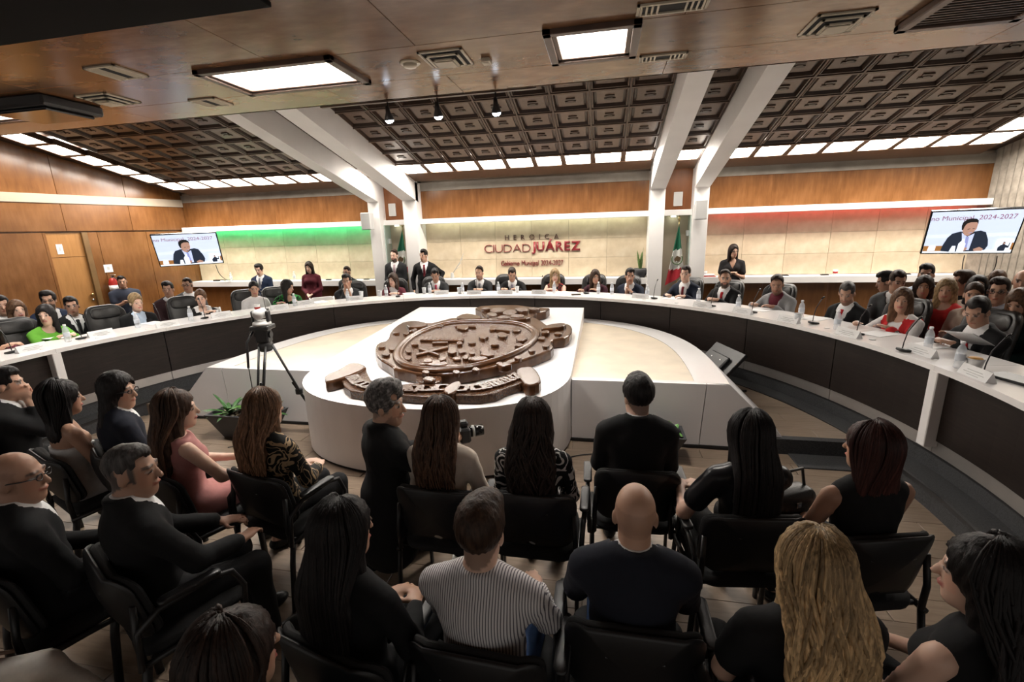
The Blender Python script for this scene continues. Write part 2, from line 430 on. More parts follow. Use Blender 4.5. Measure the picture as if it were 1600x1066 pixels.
ordn = ['first', 'second', 'third', 'fourth', 'fifth', 'sixth', 'seventh', 'eighth', 'ninth', 'tenth', 'eleventh']
def bay(xs, w, y0, rows, lab, lit=True, skip=()):
    cm = coffer_mesh(w, SL); mf = light_mesh(w, SL); md = diff_mesh(w, SL)
    for i, x in enumerate(xs):
        if lit: light_tile(x, y0, w, lab % ordn[i], mf, md)
        for r in range(1, rows+1):
            if (i, r) in skip: continue
            y = y0-RP*r
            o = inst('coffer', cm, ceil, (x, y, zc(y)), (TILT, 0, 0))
        # plain dark board between lights and wall
        y = y0+RP*.5+.2
    bd = MB(); xa, xb = xs[0]-w/2, xs[-1]+w/2
    bd.box(((xa+xb)/2, y0+RP*.5+.22, zc(y0+RP*.5+.22)-.03), (xb-xa, .46, .03), .004, R3(TILT)); bd.build('edge_board', 'coffer', ceil)
bay([-3.72+.538*i for i in range(9)], .534, 8.97, 8, 'lit ceiling panel in the middle bay, %s from its left end')
bay([-4.56], .54, 9.02, 8, 'lit ceiling panel between the left pair of white beams%.0s')
bay([1.415], .51, 9.05, 8, 'lit ceiling panel between the right pair of white beams%.0s')
bay([-9.53+.548*i for i in range(8)], .544, 9.12, 8, 'lit ceiling panel in the left bay by the back wall, %s from the corner', skip=[(0, r) for r in range(9)])
bay([2.27+.541*i for i in range(8)], .537, 9.10, 8, 'lit ceiling panel in the right bay by the back wall, %s from the white beam', skip=[(7, r) for r in range(9)])
mf = light_mesh(.544, SL); md = diff_mesh(.544, SL)
for i in range(6): light_tile(-9.58-.065*(i+1), 9.12-RP*(i+1), .544, 'lit ceiling panel along the left wall, %s from the back corner' % ordn[i], mf, md)
for i in range(6): light_tile(6.06, 9.10-RP*(i+1), .537, 'lit ceiling panel along the right wall, %s from the back corner' % ordn[i], mf, md)

# ---- flat wooden soffit near the camera
ZS, YE = 3.50, 4.86
SKY = [(-6.75, -5.95, 3.72, 4.28), (-3.30, -2.14, 3.63, 4.19), (-.40, .18, 3.63, 4.19)]
so = struct('ceiling_soffit', MB().bb((-12.4, -4, ZS+.30), (9.5, YE-.01, ZS+.36)), 'wood_soffit', 'flat varnished plywood ceiling over the audience')
def sheet(x0, x1, y0, y1):
    mb = MB(); cx, cy = (x0+x1)/2, (y0+y1)/2
    mb.box((0, 0, 0), (x1-x0-.004, y1-y0-.004, .02), .002); mb.build('plywood_sheet', 'wood_soffit', so, loc=(cx, cy, ZS+.01))
xs = [-12.4, -9.96, -7.5, -5.06, -2.62, -1.4, .5, 2.94, 5.4, 7.8, 9.5]
for a, b in zip(xs[:-1], xs[1:]):
    sheet(a, b, 4.30, YE); sheet(a, b, 1.2, 3.60); sheet(a, b, -1.3, 1.2)
edges = [-12.4]
for s in SKY: edges += [s[0], s[1]]
edges += [9.5]
for a, b in [(-12.4, SKY[0][0]), (SKY[0][1], SKY[1][0]), (SKY[1][1], SKY[2][0]), (SKY[2][1], 2.94), (2.94, 5.4), (5.4, 9.5)]:
    sheet(a, b, 3.60, 4.30)
for (a, b, c, d) in SKY:      # slivers around each light well
    if c > 3.605: sheet(a, b, 3.60, c)
    if d < 4.295: sheet(a, b, d, 4.30)
fa = MB(); fa.bb((-12.4, YE-.03, ZS), (9.5, YE, zc(YE)+.2)); fa.build('fascia', 'wood_soffit', so)
sl = ['light well at the left edge beside a dark box', 'wide light well left of the three spotlights', 'square light well in front of the white beams']
for (x0, x1, y0, y1), lb in zip(SKY, sl):
    e = empty('light_well', ((x0+x1)/2, (y0+y1)/2, ZS), 0, 'bright '+lb, 'ceiling light', 'light wells in the plywood ceiling')
    w, h = x1-x0, y1-y0
    fr = MB(); q = .06
    for zz, o1, o2 in ((-.035, .05, -.01), (-.02, -.008, -.045)):
        for sx in (-1, 1): fr.bb((sx*(w/2+o1), -h/2-o1, zz), (sx*(w/2+o2), h/2+o1, .02), .004)
        for sy in (-1, 1): fr.bb((-w/2-o1, sy*(h/2+o1), zz), (w/2+o1, sy*(h/2+o2), .02), .004)
    fr.build('frame', 'frame_brown', e)
    wl = MB()
    for sx in (-1, 1): wl.bb((sx*(w/2), -h/2, .0), (sx*(w/2+.02), h/2, .26))
    for sy in (-1, 1): wl.bb((-w/2, sy*(h/2), .0), (w/2, sy*(h/2+.02), .26))
    wl.build('well_side', 'white_paint', e)
    pn = MB(); pn.bb((-w/2, -h/2, .22), (w/2, h/2, .24)); pn.build('light_pane', 'sky_panel', e)
# air diffusers, grilles, detector
def diffuser(x, y, lab, s=.36):
    e = empty('air_diffuser', (x, y, ZS), 0, lab, 'air vent', 'air vents in the plywood ceiling')
    mb = MB()
    for a, z in ((s/2, -.012), (s/2-.045, -.028), (s/2-.09, -.045)):
        for sx in (-1, 1): mb.bb((sx*a, -a, z), (sx*(a-.022), a, z+.012), .002)
        for sy in (-1, 1): mb.bb((-a, sy*a, z), (a, sy*(a-.022), z+.012), .002)
    mb.build('louvre', 'vent_cream', e)
    MB().bb((-s/2+.02, -s/2+.02, -.008), (s/2-.02, s/2-.02, 0)).build('backing', 'vent_dark', e)
    MB().bb((-s/2+.11, -s/2+.11, -.052), (s/2-.11, s/2-.11, -.046), .002).build('plate', 'vent_cream', e)
for (x, y), lb in zip([(-1.26, 3.90), (1.57, 4.02), (-4.74, 4.01)], ['square cream air diffuser above the track spotlights', 'square cream air diffuser at the top right of the ceiling', 'square cream air diffuser near the left edge of the ceiling']):
    diffuser(x, y, lb)
def grille(x, y, w, d, lab):
    e = empty('ceiling_grille', (x, y, ZS), 0, lab, 'air vent', 'air vents in the plywood ceiling')
    mb = MB()
    for sx in (-1, 1): mb.bb((sx*w/2, -d/2, -.014), (sx*(w/2-.02), d/2, 0), .002)
    for sy in (-1, 1): mb.bb((-w/2, sy*d/2, -.014), (w/2, sy*(d/2-.02), 0), .002)
    mb.build('frame', 'vent_cream', e)
    MB().bb((-w/2+.02, -d/2+.02, -.004), (w/2-.02, d/2-.02, 0)).build('backing', 'vent_dark', e)
    bl = MB().box((0, 0, 0), (.012, d-.045, .012), .0, R3(0, .5, 0)).mesh('blade', 'vent_cream')
    n = int(w/.034)
    for i in range(n):
        u = -w/2+.03+(w-.06)*i/(n-1)
        if abs(u) < w*.13: continue
        inst('blade', bl, e, (u, 0, -.009))
grille(.45, 4.36, .38, .14, 'cream slotted ceiling grille in front of the square light well')
grille(.40, 3.45, .44, .16, 'cream slotted ceiling grille at the top edge right of the square light well')
grille(-3.93, 3.44, .30, .30, 'cream ceiling grille at left of the wide light well, farther from the ceiling edge')
grille(-3.93, 4.38, .30, .26, 'cream ceiling grille by the ceiling edge left of the wide light well')
sd = MB(); sd.lathe([(.075, -.012), (.085, -.004), (.085, 0)], 20); sd.lathe([(.02, -.035), (.05, -.032), (.058, -.012)], 20)
o = sd.build('smoke_detector', 'vent_cream', None, True, (-1.58, 3.92, ZS)); tag(o, 'round cream smoke detector on the plywood ceiling', 'smoke detector')
sb = MB(); sb.bb((-.035, -.05, -.03), (.035, .05, 0), .004); sb.bb((-.02, -.02, -.034), (.02, .02, -.03))
tag(sb.build('sensor_box', 'vent_cream', None, False, (-.96, 4.02, ZS)), 'small cream sensor box right of the square air diffuser', 'sensor')
# dark boxes on the soffit
pb = empty('projector_housing', (-5.42, 3.95, ZS), 0, 'dark box fixed under the ceiling beside the left light well', 'projector')
MB().bb((-.42, -.30, -.10), (.36, .26, 0), .02).build('housing', 'black_plastic', pb); MB().bb((-.36, -.24, -.13), (.30, .20, -.10), .01).build('lens_plate', 'black_gloss', pb)
tg = empty('ceiling_speaker', (2.42, 3.85, ZS), 0, 'dark framed ceiling speaker grille at the top right corner', 'speaker')
fr = MB()
for sx in (-1, 1): fr.bb((sx*.38, -.38, -.05), (sx*.31, .38, 0), .008)
for sy in (-1, 1): fr.bb((-.38, sy*.38, -.05), (.38, sy*.31, 0), .008)
fr.build('frame', 'frame_brown', tg); gm = MB().bb((-.31, -.31, -.03), (.31, .31, 0)); gm.build('mesh_plate', 'vent_dark', tg)
rbm = MB().bb((-.31, -.006, -.036), (.31, .006, -.03)).mesh('rib', 'frame_brown')
for i in range(14): inst('rib', rbm, tg, (0, -.28+.043*i, 0))
bb_ = MB(); bb_.bb((-12.4, 1.0, ZS-.03), (-1.95, 2.76, ZS), .004)
struct('beam_dark', bb_, 'matt_black', 'black dropped beam under the ceiling at the top left')

# ---- left wall (slightly splayed) and right concrete wall
A_L = math.radians(10.5); LC = Vector((XL, YW, 0)); LD = Vector((-math.sin(A_L), -math.cos(A_L), 0)); LNn = Vector((math.cos(A_L), -math.sin(A_L), 0))
def pl_(x, y):          # pixel -> (u along wall from corner, z)
    d = ray(x, y); t = (LC-ORG).dot(LNn)/d.dot(LNn); P = ORG+d*t; return (P-LC).dot(LD), P.z
wl = empty('wall_left', LC, 0, 'left wall of orange brown wood panels', kind='structure')
wl.rotation_euler = (0, 0, math.atan2(LD.y, LD.x))       # local x runs along the wall toward the camera, local y = out of the room or in
# with local x = LD, local y = rot90(LD); LNn = ? sign
_ly = Vector((-LD.y, LD.x, 0)); SGN = 1 if _ly.dot(LNn) > 0 else -1
def lw(mb, u0, u1, z0, z1, d0, d1, name, mat, b=.003):     # d: distance into the room
    mb = mb or MB(); mb.bb((u0, SGN*d0, z0), (u1, SGN*d1, z1), b); return mb.build(name, mat, wl)
lw(None, -.3, 9.0, -.1, 5.2, -.30, -.06, 'wall_backing', 'wood_wall')
u_d0, z_d1 = pl_(126, 362); u_d1, _ = pl_(70, 362); ztop = 2.36
for a, b in [(0, .95), (.95, 1.9), (1.9, u_d0-.10), (u_d1+.05, u_d1+1.2), (u_d1+1.2, u_d1+2.4), (u_d1+2.4, u_d1+3.6)]:
    lw(None, a+.003, b-.003, .0, ztop, -.06, 0, 'wood_panel', 'wood_wall')
for a in np.arange(0, 7.2, 1.2):
    lw(None, a+.003, a+1.197, 2.39, 2.93, -.06, .0, 'wood_panel', 'wood_wall')
    lw(None, a+.003, a+1.197, 3.10, 5.1, -.06, -.01, 'wood_panel', 'wood_wall')
lw(None, 0, 8.4, 2.93, 3.10, -.06, .02, 'cream_band', 'cream_paint')
# door in the left wall
dr = empty('door_1', LC+LD*u_d0, 0, 'plain wooden door in the left wall with a notice above it', kind='structure'); dr.rotation_euler = wl.rotation_euler
w_ = u_d1-u_d0; zdr = pl_(100, 403)[1]
MB().bb((0, SGN*-.058, PLAT), (w_, SGN*-.038, zdr), .003).build('door_leaf', 'wood_door', dr)
MB().bb((0, SGN*-.058, zdr+.01), (w_, SGN*-.038, 2.36), .003).build('transom_panel', 'wood_door', dr)
plain('jamb_wood', (.17, .095, .035), .4, var=.15); MB().bb((-.10, SGN*-.058, PLAT), (-.0, SGN*.015, 2.36), .004).build('door_jamb', 'jamb_wood', dr)
MB().bb((w_, SGN*-.058, PLAT), (w_+.05, SGN*.0, 2.36), .004).build('door_jamb', 'wood_wall', dr)
hd = MB(); hz = pl_(131, 462)[1]; hd.lathe([(.02, 0), (.03, .03), (.028, .055), (.01, .06)], 12); 
h1 = hd.build('door_knob', 'brass', dr, True, (.06, SGN*-.038, hz), (SGN*-PI/2, 0, 0))
h2 = MB().lathe([(.016, 0), (.022, .01), (.02, .03)], 12).build('lock_cylinder', 'steel', dr, True, (.06, SGN*-.038, hz-.11), (SGN*-PI/2, 0, 0))
def notice(x0, y0, x1, y1, lab):
    (ua, za), (ub, zb) = pl_(x0, y0), pl_(x1, y1)
    e = empty('notice', LC+LD*((ua+ub)/2)+Vector((0, 0, (za+zb)/2)), 0, lab, 'notice'); e.rotation_euler = wl.rotation_euler
    w, h = abs(ub-ua), abs(za-zb); d = .002 if y0 > 395 else -.037
    MB().bb((-w/2, SGN*d, -h/2), (w/2, SGN*(d+.006), h/2)).build('sheet', 'paper', e)
    pr_ = MB(); pr_.bb((-w*.16, SGN*(d+.006), -h*.18), (w*.16, SGN*(d+.0075), h*.22)); pr_.build('print', 'grey_plastic', e)
notice(88, 382, 102, 397, 'white notice on the panel above the wooden door')
notice(161, 414, 177, 425, 'white notice on the wood wall above the fire extinguisher')
rw = empty('wall_right', (XR, YW, 0), 0, 'grey concrete wall at the right', kind='structure'); rw.rotation_euler = (0, 0, math.radians(9))
MB().bb((0, -8.5, -.1), (.3, .25, 4.9)).build('concrete', 'concrete', rw)
gm = MB().bb((-.014, -.055, -.1), (0, .055, 4.85), .010).mesh('concrete_rib', 'concrete')
for i in range(40): inst('concrete_rib', gm, rw, (0, -.07-.125*i, 0))
# ================================================================== FURNITURE
# ---- ring table
RI, RO = 4.21, 4.83
AR = math.radians
def ang(P): return math.atan2(P.y-CEN.y, P.x-CEN.x)
tb = empty('council_table', CEN, 0, 'large curved white topped council table with dark brown front panels', 'table')
aR = ang(pz(1456, 577, 1.0)); aL = ang(pz(112, 551, 1.0))
brk = [AR(-32), AR(-14)] + [aR] + list(np.linspace(aR, aL, 12)[1:-1]) + [aL, PI-AR(-14), PI-AR(-32)]
O0 = (0, 0)
for a, b in zip(brk[:-1], brk[1:]):
    g = .0006
    MB().arc(O0, RI, RO, ZT-.045, ZT, a+g*.5, b-g*.5, 10).build('table_top', 'white_gloss', tb)
    e0 = .012 if a not in (aR,) else .028
    pn = MB(); pn.arc(O0, RI+.085, RI+.12, PLAT+.115, ZT-.045, a+.0012, b-.0012, 8); pn.build('front_panel', 'dark_laminate', tb)
    kk = MB(); kk.arc(O0, RI+.10, RI+.13, PLAT, PLAT+.115, a+.0008, b-.0008, 8); kk.build('kick_strip', 'aluminium', tb)
for a in (aR, aL):
    lm = MB(); lm.box((RI+.085, 0, (PLAT+.06+ZT-.045)/2), (.17, .085, ZT-.045-PLAT-.06), .006)
    o = lm.build('leg', 'white_gloss', tb); o.rotation_euler = (0, 0, a)
for a in (AR(-10), AR(190)):
    pass
inn = MB(); inn.arc(O0, RI+.14, RI+.17, PLAT+.05, ZT-.05, AR(-31), AR(211), 60); inn.build('back_panel', 'dark_laminate', tb)
for i in range(26):       # small cable grommets set into the top
    a = AR(2)+AR(176)*i/25
    g = MB(); g.lathe([(.028, 0), (.028, .004), (.02, .005)], 12); g.build('grommet', 'grey_plastic', tb, True, (4.36*math.cos(a), 4.36*math.sin(a), ZT))

# ---- dais
DZ = .66; DC = Vector((-1.72, 4.92, 0)); DY = 4.40
def dpoly(rx, ry, n=2.6, y0=DY, cnt=64):
    pts = []
    for i in range(cnt*4):
        a = 2*PI*i/(cnt*4); ca, sa = math.cos(a), math.sin(a)
        x = DC.x+rx*math.copysign(abs(ca)**(2/n), ca); y = DC.y+ry*math.copysign(abs(sa)**(2/n), sa)
        if y >= y0: pts.append((x, y))
    s = max((((y0-DC.y)/ry)**2)**.5, 0); hx = rx*(1-s**n)**(1/n)
    return [(DC.x+hx, y0)]+pts[:0]+sorted([p for p in pts], key=lambda p: math.atan2(p[1]-y0+.0001, p[0]-DC.x))+[(DC.x-hx, y0)]
ds = empty('dais', (0, 0, 0), 0, 'half-round white dais with a cream marble top', 'dais')
top = dpoly(2.93, 2.90); bot = dpoly(3.50, 2.93); inn_ = dpoly(2.62, 2.62, y0=DY+.045)
# flared outer wall: loft top ring to bottom ring at equal angles
def resamp(poly, n=60):
    P = [Vector(p) for p in poly]; L = [0]
    for a, b in zip(P[:-1], P[1:]): L.append(L[-1]+(b-a).length)
    out = []
    for t in np.linspace(0, L[-1], n):
        i = max(0, min(len(L)-2, int(np.searchsorted(L, t)-1))); f = (t-L[i])/max(L[i+1]-L[i], 1e-9); out.append(P[i].lerp(P[i+1], f))
    return out
tp, bt, ip = resamp(top), resamp(bot), resamp(inn_)
sk = MB(); n = len(tp)
sk.add([(p.x, p.y, DZ) for p in tp]+[(p.x, p.y, .09) for p in bt]+[(p.x, p.y, 0.005) for p in bt], [(i, i+1, n+i+1, n+i) for i in range(n-1)]+[(n+i, n+i+1, 2*n+i+1, 2*n+i) for i in range(n-1)])
sk.build('flared_skirt', 'white_panel', ds)
rm = MB(); rm.add([(p.x, p.y, DZ) for p in tp]+[(p.x, p.y, DZ) for p in ip], [(i, n+i, n+i+1, i+1) for i in range(n-1)])
rm.add([(ip[0].x+.2, DY+.03, DZ-.001), (ip[-1].x-.2, DY+.03, DZ-.001), (ip[-1].x-.2, DY+.09, DZ-.001), (ip[0].x+.2, DY+.09, DZ-.001)], [(0, 3, 2, 1)])
rm.build('rim', 'white_gloss', ds)
mt = MB(); cxp = [(p.x, p.y) for p in ip]; mt.prism(cxp, DZ-.04, DZ-.003); mt.build('marble_top', 'marble_floor', ds)
def fpan(x0, x1, xb0=None, xb1=None):
    mb = MB(); xb0 = x0 if xb0 is None else xb0; xb1 = x1 if xb1 is None else xb1
    mb.add([(x0+.004, DY, DZ), (x1-.004, DY, DZ), (xb1-.004, DY, .09), (xb1-.004, DY, .006), (xb0+.004, DY, .006), (xb0+.004, DY, .09),
            (x0+.004, DY+.03, DZ), (x1-.004, DY+.03, DZ), (xb1-.004, DY+.03, .09), (xb1-.004, DY+.03, .006), (xb0+.004, DY+.03, .006), (xb0+.004, DY+.03, .09)],
           [(0, 1, 2, 3, 4, 5), (11, 10, 9, 8, 7, 6)]+[(i, (i+1) % 6, 6+(i+1) % 6, 6+i) for i in range(6)])
    mb.build('front_panel', 'white_panel', ds)
xl, xr, bl_, br_ = tp[-1].x, tp[0].x, bt[-1].x, bt[0].x
fpan(.99, xr, .96, br_); fpan(-.297, .99, -.297, .96); fpan(-4.43, -3.145, -4.40, -3.145); fpan(xl, -4.43, bl_, -4.40)
pl0 = MB(); pl0.bb((bl_, DY-.012, 0), (br_, DY+.0, .03)); pl0.build('base_shadow_strip', 'black_plastic', ds)  # solid black strip stands in for the shadow along the dais foot

# ---- sloping display plinth with the brown relief
PX0, PX1, PYF, PYB, PZF, PZB = -3.14, -.30, 3.43, 7.42, .66, .87
PSL = (PZB-PZF)/(PYB-PYF)
def zpl(y): return PZF+PSL*(y-PYF)
pc = (PX0+PX1)/2; hw = (PX1-PX0)/2
outl = [(PX1, PYB), (PX0, PYB), (PX0, 4.45)]
for i in range(1, 32):
    a = PI+PI*i/32; ca, sa = math.cos(a), math.sin(a); e_ = 2/2.35
    outl.append((pc+hw*math.copysign(abs(ca)**e_, ca), 4.45+(4.45-PYF)*math.copysign(abs(sa)**e_, sa)))
outl.append((PX1, 4.45))
pd_ = empty('display_plinth', (pc, 4.5, 0), 0, 'large sloping white plinth with a rounded front end', 'plinth')
def wrapo(mb, name, mat, parent, smooth=False):
    o = mb.build(name, mat, parent, smooth); o.matrix_parent_inverse = Matrix.Translation(-Vector(parent.location)); return o
pm_ = MB(); pm_.prism(outl, .03, lambda x, y: zpl(y)); wrapo(pm_, 'body', 'white_panel', pd_)
pt = MB(); pt.prism(outl, lambda x, y: zpl(y)+.0005, lambda x, y: zpl(y)+.012); wrapo(pt, 'top_sheet', 'white_gloss', pd_)
pb_ = MB(); pb_.prism([(pc+(x-pc)*.985, 4.45+(y-4.45)*.985) for x, y in outl], .0, .03); wrapo(pb_, 'base_gap', 'black_plastic', pd_)

# relief: outlines traced onto the sloping top, given real thickness
def onp(x, y, h):
    """pixel -> point on the plane h above the plinth top"""
    d = ray(x, y); a = PZF+.012+h-PSL*PYF
    t = (a+PSL*ORG.y-ORG.z)/(d.z-PSL*d.y); return ORG+d*t
def zq(X, Y): return (450+X/3.2, 450+Y/3.2)
rel = empty('coat_of_arms', (pc, 5.2, zpl(5.2)+.012), 0, 'brown glossy relief coat of arms lying on the white plinth', 'relief')
def piece(name, zpts, h0, h1, mat, bev=.012, parent=None, smooth_n=0):
    P = [onp(*zq(*p), h1) for p in zpts]
    for _ in range(smooth_n):
        Q = []
        for i in range(len(P)):
            a, b = P[i], P[(i+1) % len(P)]; Q += [a.lerp(b, .25), a.lerp(b, .75)]
        P = Q
    A = sum(P[i].x*P[(i+1) % len(P)].y-P[(i+1) % len(P)].x*P[i].y for i in range(len(P)))
    if A < 0: P = P[::-1]
    mb = MB(); mb.prism([(p.x, p.y) for p in P], lambda x, y: zpl(y)+.012+h0, lambda x, y: zpl(y)+.012+h1)
    o = mb.build(name, mat, rel); o.matrix_parent_inverse = Matrix.Translation(-Vector(rel.location))
    if bev:
        bm = o.modifiers.new('bevel', 'BEVEL'); bm.width = bev; bm.segments = 2; bm.limit_method = 'ANGLE'
    return o
shield = [(432, 310), (445, 275), (500, 262), (512, 215), (560, 175), (600, 165), (650, 163), (705, 178), (760, 165), (830, 145), (985, 150), (1210, 140), (1255, 155), (1300, 190), (1335, 195), (1370, 178), (1410, 180), (1425, 205), (1400, 250), (1335, 255), (1310, 270), (1335, 300), (1250, 335), (1130, 375), (1000, 400), (955, 410), (870, 425), (780, 430), (730, 425), (655, 430), (600, 415), (530, 405), (520, 390), (450, 350)]
piece('shield_plate', shield, 0, .12, 'bronze_resin', .02, smooth_n=1)
oval = [(540, 330), (560, 285), (620, 235), (700, 200), (800, 172), (900, 165), (1020, 165), (1120, 170), (1200, 185), (1245, 215), (1240, 245), (1200, 285), (1130, 325), (1020, 365), (900, 395), (780, 408), (680, 405), (600, 390), (555, 365)]
ovo = []
P = [onp(*zq(*p), .14) for p in oval]
for _ in range(2):
    Q = []
    for i in range(len(P)):
        a, b = P[i], P[(i+1) % len(P)]; Q += [a.lerp(b, .25), a.lerp(b, .75)]
    P = Q
cc = sum(P, Vector())/len(P)
fld = MB(); fld.prism([(cc.x+(p.x-cc.x)*.97, cc.y+(p.y-cc.y)*.97) for p in P], lambda x, y: zpl(y)+.13, lambda x, y: zpl(y)+.140)
o = fld.build('relief_field', 'bronze_rough', rel); o.matrix_parent_inverse = Matrix.Translation(-Vector(rel.location))
rim = MB(); rim.ring([(p.x, p.y, zpl(p.y)+.135) for p in P], .05, 10, closed=True, flat=(.8, 1)); rim.ring([(cc.x+(p.x-cc.x)*.945, cc.y+(p.y-cc.y)*.945, zpl(p.y)+.14) for p in P], .022, 8, closed=True)
o = rim.build('oval_rim', 'bronze_resin', rel, True); o.matrix_parent_inverse = Matrix.Translation(-Vector(rel.location))
def blob(cx, cy, rx, ry, n=9, j=.22, rot=0):
    pts = []
    for i in range(n):
        a = 2*PI*i/n+rot; r = 1+random.uniform(-j, j); pts.append((cx+rx*r*math.cos(a), cy+ry*r*math.sin(a)))
    return pts
def bar(x0, y0, x1, y1, w):
    dx, dy = x1-x0, y1-y0; L = math.hypot(dx, dy); nx, ny = -dy/L*w, dx/L*w*.6
    return [(x0+nx, y0+ny), (x1+nx, y1+ny), (x1-nx, y1-ny), (x0-nx, y0-ny)]
h0, h1 = .125, .158
for z in [bar(640, 332, 800, 292, 8), bar(655, 300, 755, 332, 8), bar(660, 255, 878, 258, 9), bar(720, 272, 800, 270, 7), bar(655, 378, 860, 390, 9), bar(900, 355, 985, 345, 9), bar(835, 188, 940, 190, 7), bar(1040, 205, 1110, 212, 6)]:
    piece('relief_bar', z, h0, h1, 'bronze_resin', .01)
for (cx, cy, rx, ry) in [(875, 195, 34, 14), (1025, 198, 24, 12), (975, 240, 26, 14), (1070, 233, 28, 14), (1142, 206, 26, 11), (1165, 250, 28, 16), (1155, 284, 22, 8), (635, 276, 20, 8), (858, 274, 18, 9), (918, 270, 22, 8), (1036, 280, 24, 7), (818, 312, 22, 16), (870, 315, 24, 11), (604, 312, 18, 13), (602, 346, 18, 11), (772, 352, 18, 12), (842, 352, 22, 8), (920, 322, 14, 8), (890, 345, 16, 10), (1000, 330, 36, 12), (985, 305, 26, 20), (950, 350, 44, 12), (1082, 328, 16, 6), (740, 372, 60, 15), (700, 362, 26, 10)]:
    piece('relief_figure', blob(cx, cy, rx, ry), h0, h1+random.uniform(-.008, .018), 'bronze_resin', .012, smooth_n=1)
for i in range(10): piece('relief_bead', blob(672+i*22, 250, 11, 8, 8, .05), h0, h1+.004, 'bronze_resin', .012)
crest = [(935, 100), (960, 90), (1040, 85), (1150, 85), (1225, 95), (1310, 100), (1290, 115), (1240, 125), (1215, 150), (1130, 160), (1050, 160), (990, 150), (970, 130), (965, 115)]
piece('crest', crest, 0, .13, 'bronze_resin', .02)
for cx, cy, rx, ry in [(1050, 110, 45, 12), (1110, 120, 40, 14), (1170, 105, 34, 10), (1020, 130, 30, 10), (1150, 138, 40, 9), (1080, 145, 40, 8), (1230, 102, 30, 6), (985, 100, 24, 6)]:
    piece('crest_figure', blob(cx, cy, rx, ry), .11, .18, 'bronze_rough', .012, smooth_n=1)
for z in [[(830, 148), (880, 126), (940, 132), (980, 150), (900, 158)], [(980, 156), (1060, 140), (1210, 138), (1215, 150), (1120, 162)], [(585, 180), (640, 162), (700, 175), (690, 192), (610, 200)], [(1255, 205), (1300, 180), (1385, 172), (1395, 188), (1330, 200)], [(1262, 215), (1305, 208), (1310, 222), (1270, 228)], [(1040, 385), (1090, 375), (1130, 378), (1080, 395)], [(600, 212), (640, 198), (650, 206), (615, 220)]]:
    piece('mantling', z, .10, .165, 'bronze_resin', .015, smooth_n=1)
for i in range(16):
    t_ = [(470, 290), (490, 330), (540, 220), (590, 225), (520, 300), (760, 185), (690, 192), (1270, 250), (1290, 285), (1220, 310), (1150, 345), (1060, 378), (940, 405), (840, 418), (690, 418), (1350, 225)][i]
    piece('mantling', blob(t_[0], t_[1], 20, 9), .10, .145, 'bronze_resin', .012, smooth_n=1)
piece('ribbon_roll', [(180, 435), (265, 400), (300, 375), (345, 370), (385, 385), (395, 400), (290, 445), (200, 470), (183, 465)], 0, .11, 'bronze_resin', .018, smooth_n=1)
piece('ribbon_band', [(262, 448), (300, 430), (385, 398), (415, 460), (480, 480), (550, 488), (556, 535), (420, 528), (310, 512), (280, 490)], 0, .085, 'bronze_rough', .012)
piece('ribbon_band', [(552, 482), (650, 475), (780, 482), (800, 500), (790, 535), (700, 545), (556, 536)], 0, .075, 'bronze_rough', .012)
piece('ribbon_band', [(830, 522), (870, 485), (960, 480), (1060, 450), (1135, 413), (1165, 440), (1182, 472), (1100, 498), (1040, 525), (960, 538), (838, 536)], 0, .085, 'bronze_rough', .012)
piece('ribbon_fold', [(485, 470), (530, 455), (552, 460), (556, 500), (520, 490)], .0, .11, 'bronze_resin', .015, smooth_n=1)
piece('ribbon_fold', [(770, 505), (820, 470), (862, 462), (868, 480), (835, 525), (790, 530)], .0, .11, 'bronze_resin', .015, smooth_n=1)
piece('ribbon_roll', [(1135, 410), (1160, 395), (1215, 390), (1245, 410), (1270, 458), (1250, 480), (1190, 490), (1160, 450)], 0, .11, 'bronze_resin', .018, smooth_n=1)
med = [(705+66*math.cos(2*PI*i/20), 452+27*math.sin(2*PI*i/20)) for i in range(20)]
piece('medallion', med, 0, .09, 'bronze_rough', .015)
piece('medallion_boss', [(705+(x-705)*.5, 452+(y-452)*.5) for x, y in med], .08, .13, 'bronze_resin', .02)
def rib_text(txt, path, size, h):
    Q = [onp(*zq(*p), h) for p in path]; L = [0]
    for a, b in zip(Q[:-1], Q[1:]): L.append(L[-1]+(b-a).length)
    for i, ch in enumerate(txt):
        if ch == ' ': continue
        t = L[-1]*(i+.5)/len(txt); k = max(0, min(len(L)-2, int(np.searchsorted(L, t)-1)))
        p = Q[k].lerp(Q[k+1], (t-L[k])/(L[k+1]-L[k])); d = (Q[k+1]-Q[k]).normalized()
        me = text_mesh(ch, size, .012, .004); me.materials.append(M['bronze_resin'])
        o = inst('letter', me, rel, (p.x-rel.location.x, p.y-rel.location.y, zpl(p.y)+.012+h+.010-rel.location.z), (math.atan(PSL), 0, math.atan2(d.y, d.x)))
rib_text('REFUGIO D.LA LIBER', [(318, 452), (345, 480), (400, 500), (470, 507), (545, 512)], .17, .085)
rib_text('TAD,CUSTO', [(565, 512), (660, 512), (785, 508)], .20, .075)
rib_text('DIA D.LA REPUBLICA', [(860, 512), (960, 508), (1060, 482), (1158, 445)], .19, .085)

